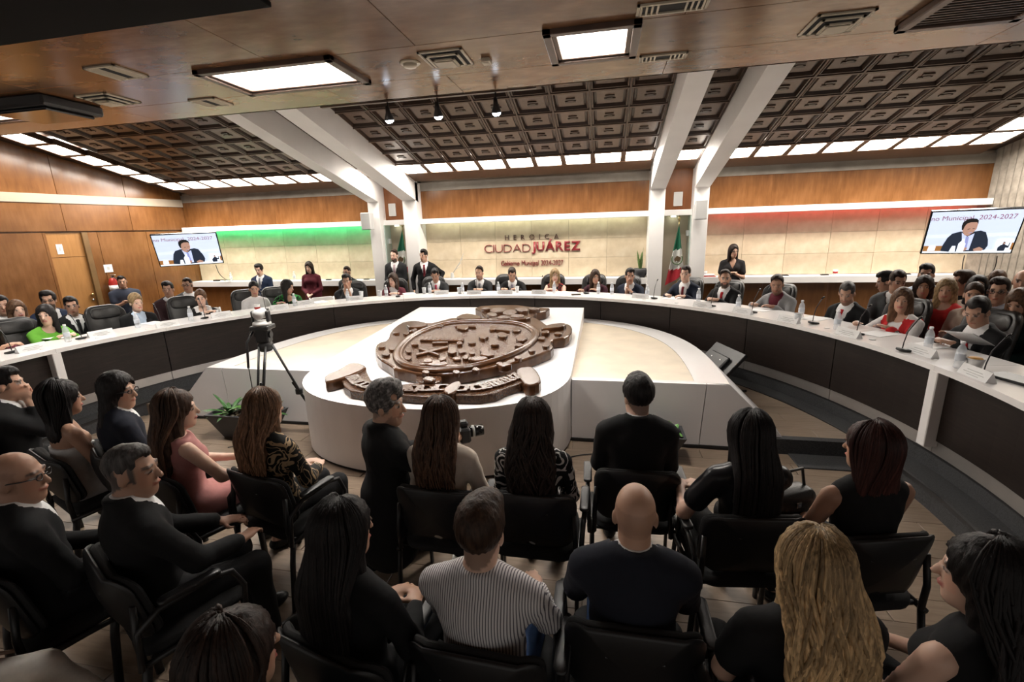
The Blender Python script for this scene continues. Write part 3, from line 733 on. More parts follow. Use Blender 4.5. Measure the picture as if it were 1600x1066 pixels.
# ---- cushions
def rrect(w, h, r, n=5):
    pts = []
    for cx, cy, a0 in ((w/2-r, h/2-r, 0), (-w/2+r, h/2-r, PI/2), (-w/2+r, -h/2+r, PI), (w/2-r, -h/2+r, 1.5*PI)):
        for i in range(n+1):
            a = a0+PI/2*i/n; pts.append((cx+r*math.cos(a), cy+r*math.sin(a)))
    return pts
def cushion(mb, w, h, t, r, f, bulge=.02, flatb=False):
    """pillow with rounded outline; f maps (x, y, off) to 3D; off>0 is the front"""
    o = rrect(w, h, r); n = len(o); rings = [(1.0, 0), (.985, t*.32), (.94, t*.47), (.7, t*.5+bulge*.6), (.35, t*.5+bulge)]
    vs = []; fs = []
    for side in (1, -1):
        base = len(vs)
        for s, z in rings:
            zz = z if (side > 0 or not flatb) else min(z, t*.5)
            vs += [f(x*s, y*s, side*zz) for x, y in o]
        vs.append(f(0, 0, side*(rings[-1][1] if (side > 0 or not flatb) else t*.5)))
        for k in range(len(rings)-1):
            for i in range(n): fs.append((base+k*n+i, base+k*n+(i+1) % n, base+(k+1)*n+(i+1) % n, base+(k+1)*n+i))
        c = len(vs)-1
        for i in range(n): fs.append((base+(len(rings)-1)*n+i, base+(len(rings)-1)*n+(i+1) % n, c))
    return mb.add(vs, fs)
# ---- black visitor chair (protos are placed later; local +Y is the way the sitter faces)
def visitor_chair(arms):
    e = empty('visitor_chair')
    s = MB(); cushion(s, .47, .44, .055, .09, lambda x, y, o: (x, y+.02, .45+o+.012*(y/.22)), .012); s.build('seat', 'black_fabric', e, True)
    def bk(dy):
        def f(x, y, o):
            yy = y*math.cos(.19); q = -.225-y*math.sin(.19)+.075*(x/.23)**2+o+dy
            return (x, q, .665+yy)
        return f
    b = MB(); cushion(b, .47, .335, .035, .075, bk(.012), .006); b.build('backrest', 'black_fabric', e, True)
    c = MB(); cushion(c, .48, .345, .022, .08, bk(-.018), .004); sh = c.build('back_shell', 'black_plastic', e, True)
    hs = MB(); hs.m = 0
    for sx in (-1, 1): hs.box((sx*.10, -.245+.008, .69), (.008, .012, .10), .003, R3(.19))
    hs.box((0, -.254, .742), (.2, .012, .008), .003, R3(.19)); hs.build('grip_groove', 'black_gloss', sh)
    for sx in (-1, 1):
        l = MB(); l.ring([(sx*.245, .20, .0), (sx*.245, .19, .30), (sx*.245, .17, .43)], .0155, 8, flat=(.75, 1.2)); l.build('leg', 'black_plastic', e, True)
        l = MB(); l.ring([(sx*.245, -.25, .0), (sx*.245, -.215, .30), (sx*.245, -.19, .43)], .0155, 8, flat=(.75, 1.2)); l.build('leg', 'black_plastic', e, True)
        fr = MB(); fr.ring([(sx*.245, -.215, .42), (sx*.245, 0, .425), (sx*.245, .19, .42)], .014, 8); fr.build('side_rail', 'black_plastic', e, True)
        up = MB(); up.ring([(sx*.235, -.20, .42), (sx*.235, -.205, .55), (sx*.225, -.185, .70)], .014, 8); up.build('back_upright', 'black_plastic', e, True)
        if arms:
            a = MB(); a.ring([(sx*.265, .19, .40), (sx*.275, .20, .55), (sx*.275, .16, .655), (sx*.275, .08, .675), (sx*.275, -.12, .66), (sx*.27, -.20, .60), (sx*.262, -.215, .42)], .013, 8); a.build('armrest_tube', 'black_plastic', e, True)
            pd2 = MB(); cushion(pd2, .05, .24, .02, .02, lambda x, y, o: (sx*.275+x, .0+y, .69+o), .003); pd2.build('armrest_pad', 'black_plastic', e, True)
    cr = MB(); cr.ring([(-.245, .16, .42), (.245, .16, .42)], .012, 8); cr.ring([(-.245, -.16, .42), (.245, -.16, .42)], .012, 8); cr.build('cross_rail', 'black_plastic', e, True)
    return e
def council_chair():
    e = empty('council_chair')
    s = MB(); cushion(s, .54, .52, .10, .12, lambda x, y, o: (x, y+.02, .47+o), .02); s.build('seat', 'black_leather', e, True)
    def f(x, y, o): return (x*(1-.10*max(0, y)/.4), -.27-(y+.3)*.20+.10*(x/.27)**2+o, .86+y*.98)
    b = MB(); cushion(b, .54, .72, .10, .15, f, .02); b.build('backrest', 'black_leather', e, True)
    hb = MB(); cushion(hb, .40, .20, .05, .08, lambda x, y, o: f(x, y+.22, o+.05), .012); hb.build('headrest_pad', 'black_leather', e, True)
    for sx in (-1, 1):
        a = MB(); cushion(a, .07, .32, .04, .03, lambda x, y, o: (sx*.30+x, y+.03, .68+o), .006); ar = a.build('armrest', 'black_leather', e, True)
        p = MB(); p.ring([(sx*.30, .12, .67), (sx*.30, .10, .50), (sx*.27, -.02, .44)], .017, 8); p.build('arm_post', 'black_plastic', e, True)
    g = MB(); g.lathe([(.03, .08), (.03, .40), (.10, .42)], 12); g.build('gas_lift', 'black_plastic', e, True)
    for k in range(5):
        a = 2*PI*k/5+.3; l = MB(); l.ring([(0, 0, .10), (.28*math.cos(a), .28*math.sin(a), .07)], [.03, .018], 8); lg = l.build('base_leg', 'black_plastic', e, True)
        w = MB(); w.lathe([(.015, 0), (.03, .01), (.03, .045), (.015, .055)], 10, (.28*math.cos(a), .28*math.sin(a), .0)); w.build('caster', 'black_plastic', lg, True)
    return e
def folding_chair():
    e = empty('folding_chair')
    b = MB(); cushion(b, .44, .26, .016, .06, lambda x, y, o: (x, -.24-y*.2+o+.02*(x/.22)**2, .72+y), .002); b.build('backrest', 'white_paint', e, True)
    s = MB(); cushion(s, .42, .40, .022, .05, lambda x, y, o: (x, y, .44+o), .003); s.build('seat', 'white_paint', e, True)
    for sx in (-1, 1):
        l = MB(); l.ring([(sx*.225, -.28, .84), (sx*.225, -.18, .50), (sx*.225, .22, 0)], .014, 8, flat=(1, .7)); l.build('leg', 'light_grey', e, True)
        l = MB(); l.ring([(sx*.20, .10, .44), (sx*.20, -.26, 0)], .014, 8, flat=(1, .7)); l.build('leg', 'light_grey', e, True)
    return e
PROTO = {}
def place_chair(kind, loc, rz, label, group):
    if kind not in PROTO:
        PROTO[kind] = {'visitor': lambda: visitor_chair(False), 'arm': lambda: visitor_chair(True), 'council': council_chair, 'fold': folding_chair}[kind]()
        o = PROTO[kind]
    else: o = copy_tree(PROTO[kind])
    o.location = loc; o.rotation_euler = (0, 0, rz)
    return tag(o, label, 'chair', group)
# ================================================================== EQUIPMENT AND WALL THINGS
# ---- lettering on the middle niche wall
def letters(name, body, x0, x1, y, zsz, bold, mat, label, spacing=1.0, yy=None):
    """whole line between pixel columns x0 and x1 on the niche wall"""
    e = empty(name, (0, 0, 0), 0, label, 'lettering')
    a, b = py(x0, y, YN-.01), py(x1, yy or y, YN-.01); W_ = (b-a).length
    me = [text_mesh(c, 1.0, .0, bold) if c != ' ' else None for c in body]
    adv = []
    for c, m in zip(body, me):
        if m is None: adv.append((0, .30)); continue
        xs_ = [v.co.x for v in m.vertices]; adv.append((min(xs_), max(xs_)-min(xs_)))
    gap = .09*spacing
    tot = sum(w for _, w in adv)+gap*(len(body)-1)
    s = W_/tot; sz = zsz
    e.location = (a+b)/2
    x = -W_/2; 
    for c, m, (mn, w) in zip(body, me, adv):
        if m is not None:
            for v in m.vertices: v.co.x = (v.co.x-mn)*s; v.co.y = v.co.y*sz
            bpy.data.meshes[m.name].materials.append(M[mat])
            o = inst('letter', m, e, (x, 0, 0), (PI/2, 0, 0))
            so_ = o.modifiers.new('thick', 'SOLIDIFY'); so_.thickness = .02; so_.offset = 0
        x += (w+gap)*s
    e.location.z = (a.z+b.z)/2; e.location.y = YN-.012
    return e
letters('wall_lettering', 'HEROICA', 789, 873, 371.5, .15, 0, 'letter_brown', 'small dark HEROICA lettering on the cream marble wall', 7.5, 370)
letters('wall_lettering', 'CIUDAD', 757, 829, 389.5, .26, -.022, 'letter_red', 'thin red CIUDAD lettering on the cream marble wall', 1.0, 388)
letters('wall_lettering', 'JUÁREZ', 831, 907, 387, .27, .035, 'letter_red', 'bold red JUÁREZ lettering on the cream marble wall', .8, 384)
letters('wall_lettering', 'Gobierno Municipal 2024-2027', 783, 880, 411.5, .165, -.012, 'letter_red', 'small red line of lettering Gobierno Municipal 2024-2027', .7, 411)

# ---- flags
flag_mats = [plain('flag_green', (.005, .11, .055), .7), plain('flag_white', (.66, .66, .62), .7), plain('flag_red', (.36, .012, .022), .7)]
plain('crest_brown', (.10, .06, .025), .6); plain('crest_green', (.08, .13, .05), .6)
def flag(top, bl, br, lab):
    """top: point at the pole top; bl, br: lower corners of the hanging cloth"""
    e = empty('flag', (top.x, top.y, PLAT), 0, lab, 'flag', 'flags between the columns')
    inv = Matrix.Translation((-top.x, -top.y, -PLAT))
    pole = MB(); pole.ring([(top.x+.03, top.y+.06, PLAT+.04), (top.x, top.y, top.z+.05)], .012, 8); o = pole.build('pole', 'brass', e, True); o.matrix_parent_inverse = inv
    fin = MB(); fin.ring([(top.x, top.y, top.z+.04), (top.x, top.y, top.z+.10), (top.x, top.y, top.z+.17)], [.012, .026, .003], 8); o = fin.build('finial', 'brass', e, True); o.matrix_parent_inverse = inv
    bs = MB(); bs.lathe([(.13, 0), (.13, .02), (.04, .05), (.02, .12)], 16, (top.x+.03, top.y+.06, PLAT)); o = bs.build('base', 'brass', e, True); o.matrix_parent_inverse = inv
    nu, nv = 22, 30; vs = []; mb = MB()
    def P(u, v):
        l = top.lerp(bl, v); r = top.lerp(br, v); p = l.lerp(r, u)
        sag = -.03*math.sin(PI*u)*v
        return p+Vector((0, -.035*math.sin(u*9+v*2)*min(1, v*2.2)-.02, sag))
    for j in range(nv+1):
        for i in range(nu+1): vs.append(P(i/nu, j/nv))
    base = len(mb.v); 
    for p in vs: mb.v.append(tuple(p))
    for j in range(nv):
        for i in range(nu):
            u, v = (i+.5)/nu, (j+.5)/nv; q = v-.16*(u-.5)*v
            a = j*(nu+1)+i; mb.f.append((a, a+1, a+nu+2, a+nu+1)); mb.mi.append(0 if q < .45 else (1 if q < .80 else 2))
    o = mb.build('cloth', ['flag_green', 'flag_white', 'flag_red'], e, True); o.matrix_parent_inverse = inv
    c = P(.55, .62)+Vector((0, -.045, 0)); w = (br-bl).length*.62*.36
    rg = MB(); rg.ring([(c.x+w*math.cos(a), c.y-.004, c.z+w*1.05*math.sin(a)) for a in np.linspace(-PI*1.18, .18*PI, 18)], w*.11, 6); o = rg.build('wreath', 'crest_green', o if False else e, True); o.matrix_parent_inverse = inv
    eg = MB(); 
    pts = [(-.55, -.1), (-.35, .3), (-.05, .62), (.18, .60), (.30, .42), (.62, .40), (.72, .05), (.50, -.35), (.15, -.50), (-.12, -.30), (-.30, -.55), (-.45, -.35)]
    eg.add([(c.x+w*x, c.y-.006, c.z+w*y) for x, y in pts]+[(c.x+w*x, c.y+.004, c.z+w*y) for x, y in pts], [tuple(range(12)), tuple(range(23, 11, -1))]+[(i, (i+1) % 12, 12+(i+1) % 12, 12+i) for i in range(12)])
    o = eg.build('emblem', 'crest_brown', e); o.matrix_parent_inverse = inv
flag(py(1061, 350, 9.80), py(1038, 446, 9.72), py(1069, 426, 9.72), 'green white and red flag with an emblem between the right pair of columns')
flag(py(629, 358, 9.84), py(612, 440, 9.74), py(638, 425, 9.74), 'green white and red flag behind the standing man between the left pair of columns')

# ---- loudspeakers
def col_speaker(x, y, lab, rz):
    p = py(x, y, 9.45); e = empty('loudspeaker', p, rz, lab, 'speaker', 'loudspeakers on the columns')
    MB().box((0, 0, 0), (.22, .20, .36), .015).build('cabinet', 'light_grey', e); MB().box((0, -.104, 0), (.20, .012, .34), .006).build('front_grille', 'grey_plastic', e)
    MB().box((0, .125, 0), (.06, .06, .10), .004).build('bracket', 'light_grey', e)
col_speaker(574, 346, 'light grey loudspeaker on the outer left column', .1); col_speaker(1095.5, 328, 'light grey loudspeaker on the outer right column', -.1)
def wall_speaker(x, y, lab):
    p = py(x, y, YW-.008); e = empty('wall_speaker', p, 0, lab, 'speaker', 'speakers set into the wood panels')
    f = MB()
    for sx in (-1, 1): f.bb((sx*.085, -.012, -.135), (sx*.07, .01, .135), .003)
    for sz in (-1, 1): f.bb((-.085, -.012, sz*.135), (.085, .01, sz*.12), .003)
    f.build('frame', 'light_grey', e); MB().bb((-.07, -.006, -.12), (.07, .01, .12)).build('grille', 'grey_plastic', e)
wall_speaker(613, 328, 'grey wall speaker in the wood panel between the left columns'); wall_speaker(1059.5, 311, 'grey wall speaker in the wood panel between the right columns')

# ---- screens
emit('scr_bg', (.62, .70, .86), 1.0); emit('scr_suit', (.018, .024, .040), 1); emit('scr_skin', (.42, .24, .18), 1); emit('scr_hair', (.012, .010, .010), 1)
emit('scr_shirt', (.55, .62, .85), 1); emit('scr_white', (.85, .92, 1), 1.1); emit('scr_text', (.22, .06, .11), 1); emit('scr_wood', (.32, .14, .04), 1); emit('scr_tie', (.28, .30, .55), 1); emit('scr_band', (.72, .80, .93), 1)
def screen(tl, tr, bl, br, lab, cable_dir):
    """flat television; corners as pixels with depth"""
    c = (tl+tr+bl+br)/4; ux = ((tr-tl)+(br-bl)).normalized(); uz = ((tl-bl)+(tr-br)); uz = (uz-ux*uz.dot(ux)).normalized(); un = ux.cross(uz)   # un away from viewer
    W_ = ((tr-tl).length+(br-bl).length)/2; H_ = ((tl-bl).length+(tr-br).length)/2
    e = empty('television', c, 0, lab, 'television', 'televisions showing the session')
    Rm = Matrix((ux, un, uz)).transposed(); e.rotation_euler = Rm.to_euler()
    MB().bb((-W_/2, 0, -H_/2), (W_/2, .05, H_/2), .006).build('bezel', 'black_gloss', e)
    MB().bb((-W_*.2, .05, -H_*.2), (W_*.2, .16, H_*.2), .01).build('wall_mount', 'black_plastic', e)
    sc_ = MB(); q = .020; w, h = W_-2*q, H_-2*q
    sc_.bb((-w/2, -.003, -h/2), (w/2, 0, h/2)); scr = sc_.build('screen', 'scr_bg', e)
    lay = [0.0035]
    def poly(pts, mat, name):
        y = -lay[0]; lay[0] += .0006; mb = MB(); k = len(pts)
        mb.add([((x-.5)*w, y, (.5-z)*h) for x, z in pts], [tuple(range(k))]); mb.build(name, mat, scr)
    poly([(0, .55), (1, .52), (1, .60), (0, .63)], 'scr_band', 'picture_ledge')
    poly([(0, .82), (.22, .82), (.22, .96), (0, .96)], 'scr_wood', 'picture_desk_front'); poly([(.90, .76), (1, .76), (1, .96), (.90, .96)], 'scr_wood', 'picture_desk_front')
    poly([(0, .955), (1, .93), (1, 1), (0, 1)], 'scr_white', 'picture_table')
    poly([(.21, .95), (.22, .80), (.25, .62), (.29, .52), (.38, .47), (.45, .50), (.60, .46), (.66, .50), (.71, .68), (.73, .82), (.71, .93), (.60, .96), (.45, .97), (.30, .97)], 'scr_suit', 'picture_suit')
    poly([(.395, .50), (.47, .60), (.54, .52), (.535, .93), (.46, .93)], 'scr_shirt', 'picture_shirt')
    poly([(.455, .60), (.49, .60), (.505, .90), (.465, .90)], 'scr_tie', 'picture_tie')
    poly([(.385, .30), (.42, .24), (.50, .23), (.54, .25), (.545, .30), (.545, .42), (.515, .52), (.475, .58), (.43, .56), (.395, .46)], 'scr_skin', 'picture_face')
    poly([(.385, .44), (.370, .34), (.375, .25), (.41, .185), (.46, .165), (.51, .175), (.54, .22), (.545, .30), (.525, .255), (.46, .255), (.42, .29), (.405, .35), (.40, .43)], 'scr_hair', 'picture_hair')
    poly([(.445, .415), (.475, .405), (.475, .415), (.447, .428)], 'scr_hair', 'picture_eye'); poly([(.50, .405), (.525, .40), (.525, .41), (.50, .418)], 'scr_hair', 'picture_eye'); poly([(.47, .505), (.51, .495), (.51, .505), (.472, .515)], 'scr_tie', 'picture_mouth')
    poly([(.50, .93), (.51, .87), (.45, .85), (.43, .92), (.45, .97)], 'scr_skin', 'picture_hand'); poly([(.58, .90), (.64, .85), (.69, .90), (.68, .95), (.59, .95)], 'scr_skin', 'picture_hand')
    poly([(.395, .96), (.395, .76), (.42, .70), (.43, .66), (.45, .66), (.455, .72), (.475, .77), (.475, .96)], 'scr_white', 'picture_bottle'); poly([(.31, .96), (.33, .82), (.37, .82), (.38, .96)], 'scr_white', 'picture_cup'); poly([(.05, .94), (.06, .82), (.14, .82), (.14, .93)], 'scr_white', 'picture_mug')
    poly([(.82, .68), (.975, .68), (.975, .955), (.82, .955)], 'scr_white', 'picture_inset'); poly([(.845, .95), (.84, .87), (.865, .81), (.88, .80), (.885, .73), (.905, .73), (.91, .80), (.945, .83), (.95, .75), (.96, .76), (.955, .88), (.925, .87), (.92, .95)], 'scr_suit', 'picture_signer')
    poly([(.885, .745), (.905, .745), (.903, .79), (.888, .79)], 'scr_skin', 'picture_signer_face')
    for tx, x in (('no Municipal', .22), ('2024-2027', .735)):
        me = text_mesh(tx, .115*H_/.8, .0005); me.materials.append(M['scr_text']); 
        mx = max(v.co.x for v in me.vertices); mn = min(v.co.x for v in me.vertices); tw = w*(.47 if tx[0] == 'n' else .40)
        for v in me.vertices: v.co.x *= tw/(mx-mn)
        inst('picture_caption', me, scr, ((x-.5)*w+(.02*w if tx[0] == 'n' else 0), -.0036, (.5-.155)*h), (PI/2, 0, 0))
    return e
def wall_arm(e, P):
    o = MB().ring([Vector(e.location), Vector(e.location).lerp(P, .5)+Vector((0, 0, -.02)), P], .03, 8).build('wall_arm', 'black_plastic', e, True); o.matrix_parent_inverse = (Matrix.Translation(e.location) @ e.rotation_euler.to_matrix().to_4x4()).inverted(); return o
t2 = screen(pd(1449.5, 331.5, 6.95), pd(1598.5, 324, 6.45), pd(1443, 398, 6.90), pd(1590, 399, 6.40), 'wall television at the right showing a man in a suit', 1)
t1 = screen(pd(238, 367, 9.3), pd(341, 363, 9.75), pd(246, 419, 9.25), pd(347, 412, 9.7), 'wall television at the left showing a man in a suit', 1)
nR = Vector((math.cos(math.radians(9)), math.sin(math.radians(9)), 0)); wall_arm(t2, ORG+(Vector(t2.location)-ORG)*((Vector((XR, YW, 0))-ORG).dot(nR)/(Vector(t2.location)-ORG).dot(nR)) if True else None)
wall_arm(t1, ORG+(Vector(t1.location)-ORG)*min((LC-ORG).dot(LNn)/(Vector(t1.location)-ORG).dot(LNn), (YN-.03)/t1.location.y))
def cable(name, pts, lab, r=.008, mat='black_plastic'):
    P = [Vector(p) for p in pts]
    for _ in range(3):
        Q = [P[0]]
        for a, b in zip(P[:-1], P[1:]): Q += [a.lerp(b, .25), a.lerp(b, .75)]
        P = Q+[P[-1]]
    return tag(MB().ring(P, r, 6).build(name, mat, None, True), lab, 'cable')
cable('television_cable', [py(1507, 399, 9.70), py(1504, 412, 9.70), py(1503, 428, 9.70)], 'thin black cable hanging straight down below the right television')
cable('television_cable', [py(1558, 400, 8.9), py(1556, 415, 9.0), py(1550, 428, 9.3), py(1538, 434, 9.6), py(1520, 431, 9.7)], 'curved black cable below the right television running to the ledge')
cable('television_cable', [py(337, 414, 9.6), py(342, 428, 9.65), py(352, 437, 9.7), py(360, 438, 9.72)], 'thin black cable below the left television')
for x, y, lb in ((1512, 427, 'small black adapter on the ledge below the right television'), (338, 438, 'small black adapter on the ledge below the left television')):
    p = py(x, y, 9.85); ad = MB(); ad.box((0, 0, 0), (.16, .07, .035), .008); ad.ring([(.08, 0, 0), (.15, 0, .02), (.24, .02, -.005)], .008, 6)
    tag(ad.build('power_adapter', 'black_plastic', None, False, (p.x, 9.86, 1.115+.018)), lb, 'adapter')

# ---- floor monitors inside the ring
def floor_monitor(c, rz, lab, w=.92, h=.54, tilt=.62):
    e = empty('floor_monitor', (c.x, c.y, ZIN), rz, lab, 'monitor', 'floor monitors facing the councillors')
    R_ = R3(-tilt, 0, 0)      # screen faces local +Y and up
    def bx(name, cc, d, mat, b=.006):
        MB().box(R_ @ Vector(cc)+Vector((0, 0, .30)), d, b, R_).build(name, mat, e)
    bx('panel', (0, 0, 0), (w, .045, h), 'black_plastic'); bx('screen_glass', (0, .024, 0), (w-.03, .006, h-.03), 'black_gloss', .002); bx('back_cover', (0, -.045, -.02), (w*.6, .05, h*.55), 'black_plastic', .015)
    for sx in (-1, 1):
        for sz in (-1, 1): bx('mount_screw', (sx*.1, -.073, sz*.06-.02), (.016, .008, .016), 'steel', .002)
    st_ = MB()
    for sx in (-1, 1):
        MB().ring([(sx*.25, -.02, .24), (sx*.25, -.26, .012), (sx*.25, .25, .012)], .013, 8).build('stand_foot', 'black_plastic', e, True)
pm1 = pz(1119, 592, .25); floor_monitor(pm1, ang(pm1)-PI/2-.35, 'black floor monitor leaning by the right edge of the dais', .66, .50, .75)
pm2 = pz(985, 512, .50); pm2 = CEN+(pm2-CEN).normalized()*3.6; floor_monitor(pm2, ang(pm2)-PI/2, 'black floor monitor behind the dais near the back of the ring', .8, .46)

# ---- tripod with remote camera
tb_ = pz(425, 676, 0); tb_ = Vector((-3.45, 4.02, 0))
def zat(x, y, P):
    d = ray(x, y); t = math.hypot(P.x, P.y)/math.hypot(d.x, d.y); return ORG.z+d.z*t
zap = zat(412, 540, tb_); zpt = zat(412, 508, tb_)
tr_ = empty('tripod', tb_, .2, 'black camera tripod standing in front of the dais', 'tripod')
for k in range(3):
    a = 2*PI*k/3+.5; dx, dy = math.cos(a), math.sin(a); nx, ny = -dy*.035, dx*.035
    lg = MB()
    for s in (-1, 1): lg.ring([(dx*.06+s*nx, dy*.06+s*ny, zap), (dx*.26+s*nx*.8, dy*.26+s*ny*.8, zap*.46)], .011, 8)
    o = lg.build('leg', 'black_plastic', tr_, True)
    MB().ring([(dx*.20, dy*.20, zap*.58), (dx*.46, dy*.46, .02)], .014, 8).build('leg_extension', 'black_gloss', o, True)
    MB().box((dx*.25, dy*.25, zap*.47), (.07, .05, .07), .01).build('leg_clamp', 'black_plastic', o)
    MB().lathe([(.022, 0), (.022, .03)], 10, (dx*.465, dy*.465, 0)).build('rubber_foot', 'dark_rubber', o)
MB().lathe([(.055, zap-.06), (.075, zap-.03), (.075, zap+.02), (.05, zap+.05)], 16).build('collar', 'black_plastic', tr_, True)
hd_ = MB(); hd_.box((0, 0, (zap+zpt)/2+.02), (.13, .11, zpt-zap-.03), .012); hd_.box((0, .0, zpt-.02), (.19, .17, .045), .008); hd_.ring([(-.08, 0, zpt-.10), (.08, 0, zpt-.10)], .035, 10); hd_.build('pan_head', 'black_plastic', tr_)
MB().ring([(-.09, -.03, zpt-.06), (-.13, -.10, zpt-.16), (-.135, -.14, zpt-.42)], .012, 8).build('pan_handle', 'black_plastic', tr_, True)
pc_ = empty('remote_camera', tb_+Vector((0, 0, zpt+.004)), .2, 'grey and white remote camera on top of the tripod', 'camera')
MB().lathe([(.085, 0), (.09, .01), (.085, .03), (.06, .045)], 20).build('base', 'light_grey', pc_, True)
yk = MB()
for sx in (-1, 1): yk.box((sx*.075, 0, .09), (.03, .07, .12), .012)
yk.build('yoke', 'black_plastic', pc_)
hb = MB(); hb.ring([(0, .07, .10), (0, .04, .115), (0, -.06, .115), (0, -.08, .105)], [.03, .055, .055, .03], 14); hb.build('head', 'light_grey', pc_, True)
MB().ring([(0, .065, .103), (0, .085, .098)], .028, 14).build('lens', 'black_gloss', pc_, True)
cable('camera_cable', [tb_+Vector((-.10, -.05, zpt-.02)), tb_+Vector((-.16, -.10, zpt-.25)), tb_+Vector((-.14, -.12, .5)), tb_+Vector((-.12, -.14, .02)), tb_+Vector((-.4, -.3, .012))], 'thin black cable hanging down from the tripod camera', .005)
cable('floor_cable', [pz(885, 716, .01), pz(905, 711, .01), pz(930, 709, .01), pz(980, 706, .01)], 'thin dark cable on the floor in front of the dais', .006)

# ---- plants
def leaf(mb, base, dirv, L, w, droop, n=7, fold=.25):
    d = Vector(dirv).normalized(); side = d.cross(Vector((0, 0, 1)))
    side = side.normalized() if side.length > 1e-3 else Vector((1, 0, 0)); p = Vector(base); vs = []
    for i in range(n+1):
        t = i/n; ww = w*math.sin(PI*min(1, t*.93+.07))**.8*(1 if t < 1 else .05)
        up = side.cross(d).normalized()
        vs += [p-side*ww+up*ww*fold, p, p+side*ww+up*ww*fold]
        d = (d+Vector((0, 0, -droop/n))).normalized(); p = p+d*(L/n)
    mb.add(vs, [f for i in range(n) for f in ((3*i, 3*i+1, 3*i+4, 3*i+3), (3*i+1, 3*i+2, 3*i+5, 3*i+4))])
def trough(c, w, d, h, rz, lab):
    e = empty('planter', c, rz, lab, 'planter', 'grey planters at the dais')
    mb = MB(); t = .025
    def ringp(s, z, q=0): return [(sx*(w/2*s-q), sy*(d/2*s-q), z) for sx, sy in ((-1, -1), (1, -1), (1, 1), (-1, 1))]
    vs = ringp(.62, 0)+ringp(1, h)+ringp(1, h, t)+ringp(.95, h-.05, t)
    fs = [(3, 2, 1, 0)]+[(4*k+i, 4*k+(i+1) % 4, 4*k+4+(i+1) % 4, 4*k+4+i) for k in range(3) for i in range(4)]
    mb.add(vs, fs); mb.build('trough', 'planter_grey', e)
    so_ = MB(); so_.add(ringp(.95, h-.05, t), [(0, 1, 2, 3)]); so_.build('soil', 'soil', e)
    rnd = random.Random(5); pbm = MB(); pbm.lathe([(.004, -.014), (.018, -.008), (.022, .002), (.015, .012), (.004, .016)], 7); pme = pbm.mesh('pebble', 'pebble', True)
    for i in range(60):
        inst('pebble', pme, e, (rnd.uniform(-.42, .42)*w, rnd.uniform(-.36, .36)*d, h-.045+rnd.uniform(0, .012)), (rnd.uniform(-.5, .5), rnd.uniform(-.5, .5), rnd.uniform(0, 6)), (rnd.uniform(.8, 1.5), rnd.uniform(.8, 1.3), rnd.uniform(.7, 1.1)))
    return e
def plantlet(e, x, y, z, n, L, w, droop, mat, seed, spread=.8):
    rnd = random.Random(seed)
    for i in range(n):
        a = 2*PI*i/n+rnd.uniform(-.3, .3); el = rnd.uniform(.5, 1.2)*spread
        mb = MB(); leaf(mb, (x, y, z), (math.cos(a)*math.sin(el), math.sin(a)*math.sin(el), math.cos(el)), L*rnd.uniform(.7, 1.1), w, droop); mb.build('leaf', mat, e, True)
c1 = Vector((-3.86, 4.06, 0)); e1 = trough(c1, .80, .34, .28, 0, 'long grey planter with pebbles and two plants left of the plinth')
plantlet(e1, -.22, 0, .24, 16, .30, .022, .7, 'leaf_green', 3, 1.0); plantlet(e1, .10, .02, .24, 6, .40, .045, 1.8, 'leaf_light', 4, .7); plantlet(e1, .28, .0, .24, 8, .24, .03, .9, 'leaf_green', 6, 1.0)
c2 = Vector((.42, 4.16, 0)); e2 = trough(c2, .70, .30, .26, 0, 'long grey planter with small plants behind the man in black at the right')
plantlet(e2, .24, 0, .22, 9, .17, .035, .8, 'leaf_light', 8, .9); plantlet(e2, .08, 0, .22, 10, .20, .025, .7, 'leaf_green', 9, .9); plantlet(e2, -.16, 0, .22, 10, .18, .03, .9, 'leaf_green', 10, .9)
ps = py(1000, 429, 9.84); sp_ = empty('snake_plant', (ps.x, 9.84, 1.115), 0, 'tall snake plant in a dark pot on the ledge by the right columns', 'plant')
MB().lathe([(.10, 0), (.14, .10), (.15, .16), (.135, .18)], 18).build('pot', 'planter_grey', sp_, True); MB().lathe([(.12, .155), (.12, .165)], 18).build('soil', 'soil', sp_)
for i, (a, el, L) in enumerate([(0, .05, .48), (1.2, .18, .38), (2.6, .12, .30), (3.9, .2, .42), (5.1, .15, .34), (4.5, .3, .25)]):
    mb = MB(); leaf(mb, (.03*math.cos(a), .03*math.sin(a), .15), (math.cos(a)*math.sin(el), math.sin(a)*math.sin(el), math.cos(el)), L, .03, -.05, 8, .4); mb.build('leaf', 'leaf_snake', sp_, True)
pv = py(708, 418, 9.80); vz = empty('dry_stem_vase', (pv.x-.05, 9.86, 1.115), 0, 'thin grey stems in a small vase on the ledge behind the standing man', 'plant')
MB().lathe([(.03, 0), (.045, .05), (.03, .12), (.035, .14)], 14).build('vase', 'light_grey', vz, True)
for i in range(4):
    mb = MB(); mb.ring([(0, 0, .1), (.08+.04*i, 0, .22+.05*i), (.20+.03*i, 0, .26+.10*i)], [.004, .006, .003], 6); mb.build('stem', 'grey_plastic', vz, True)

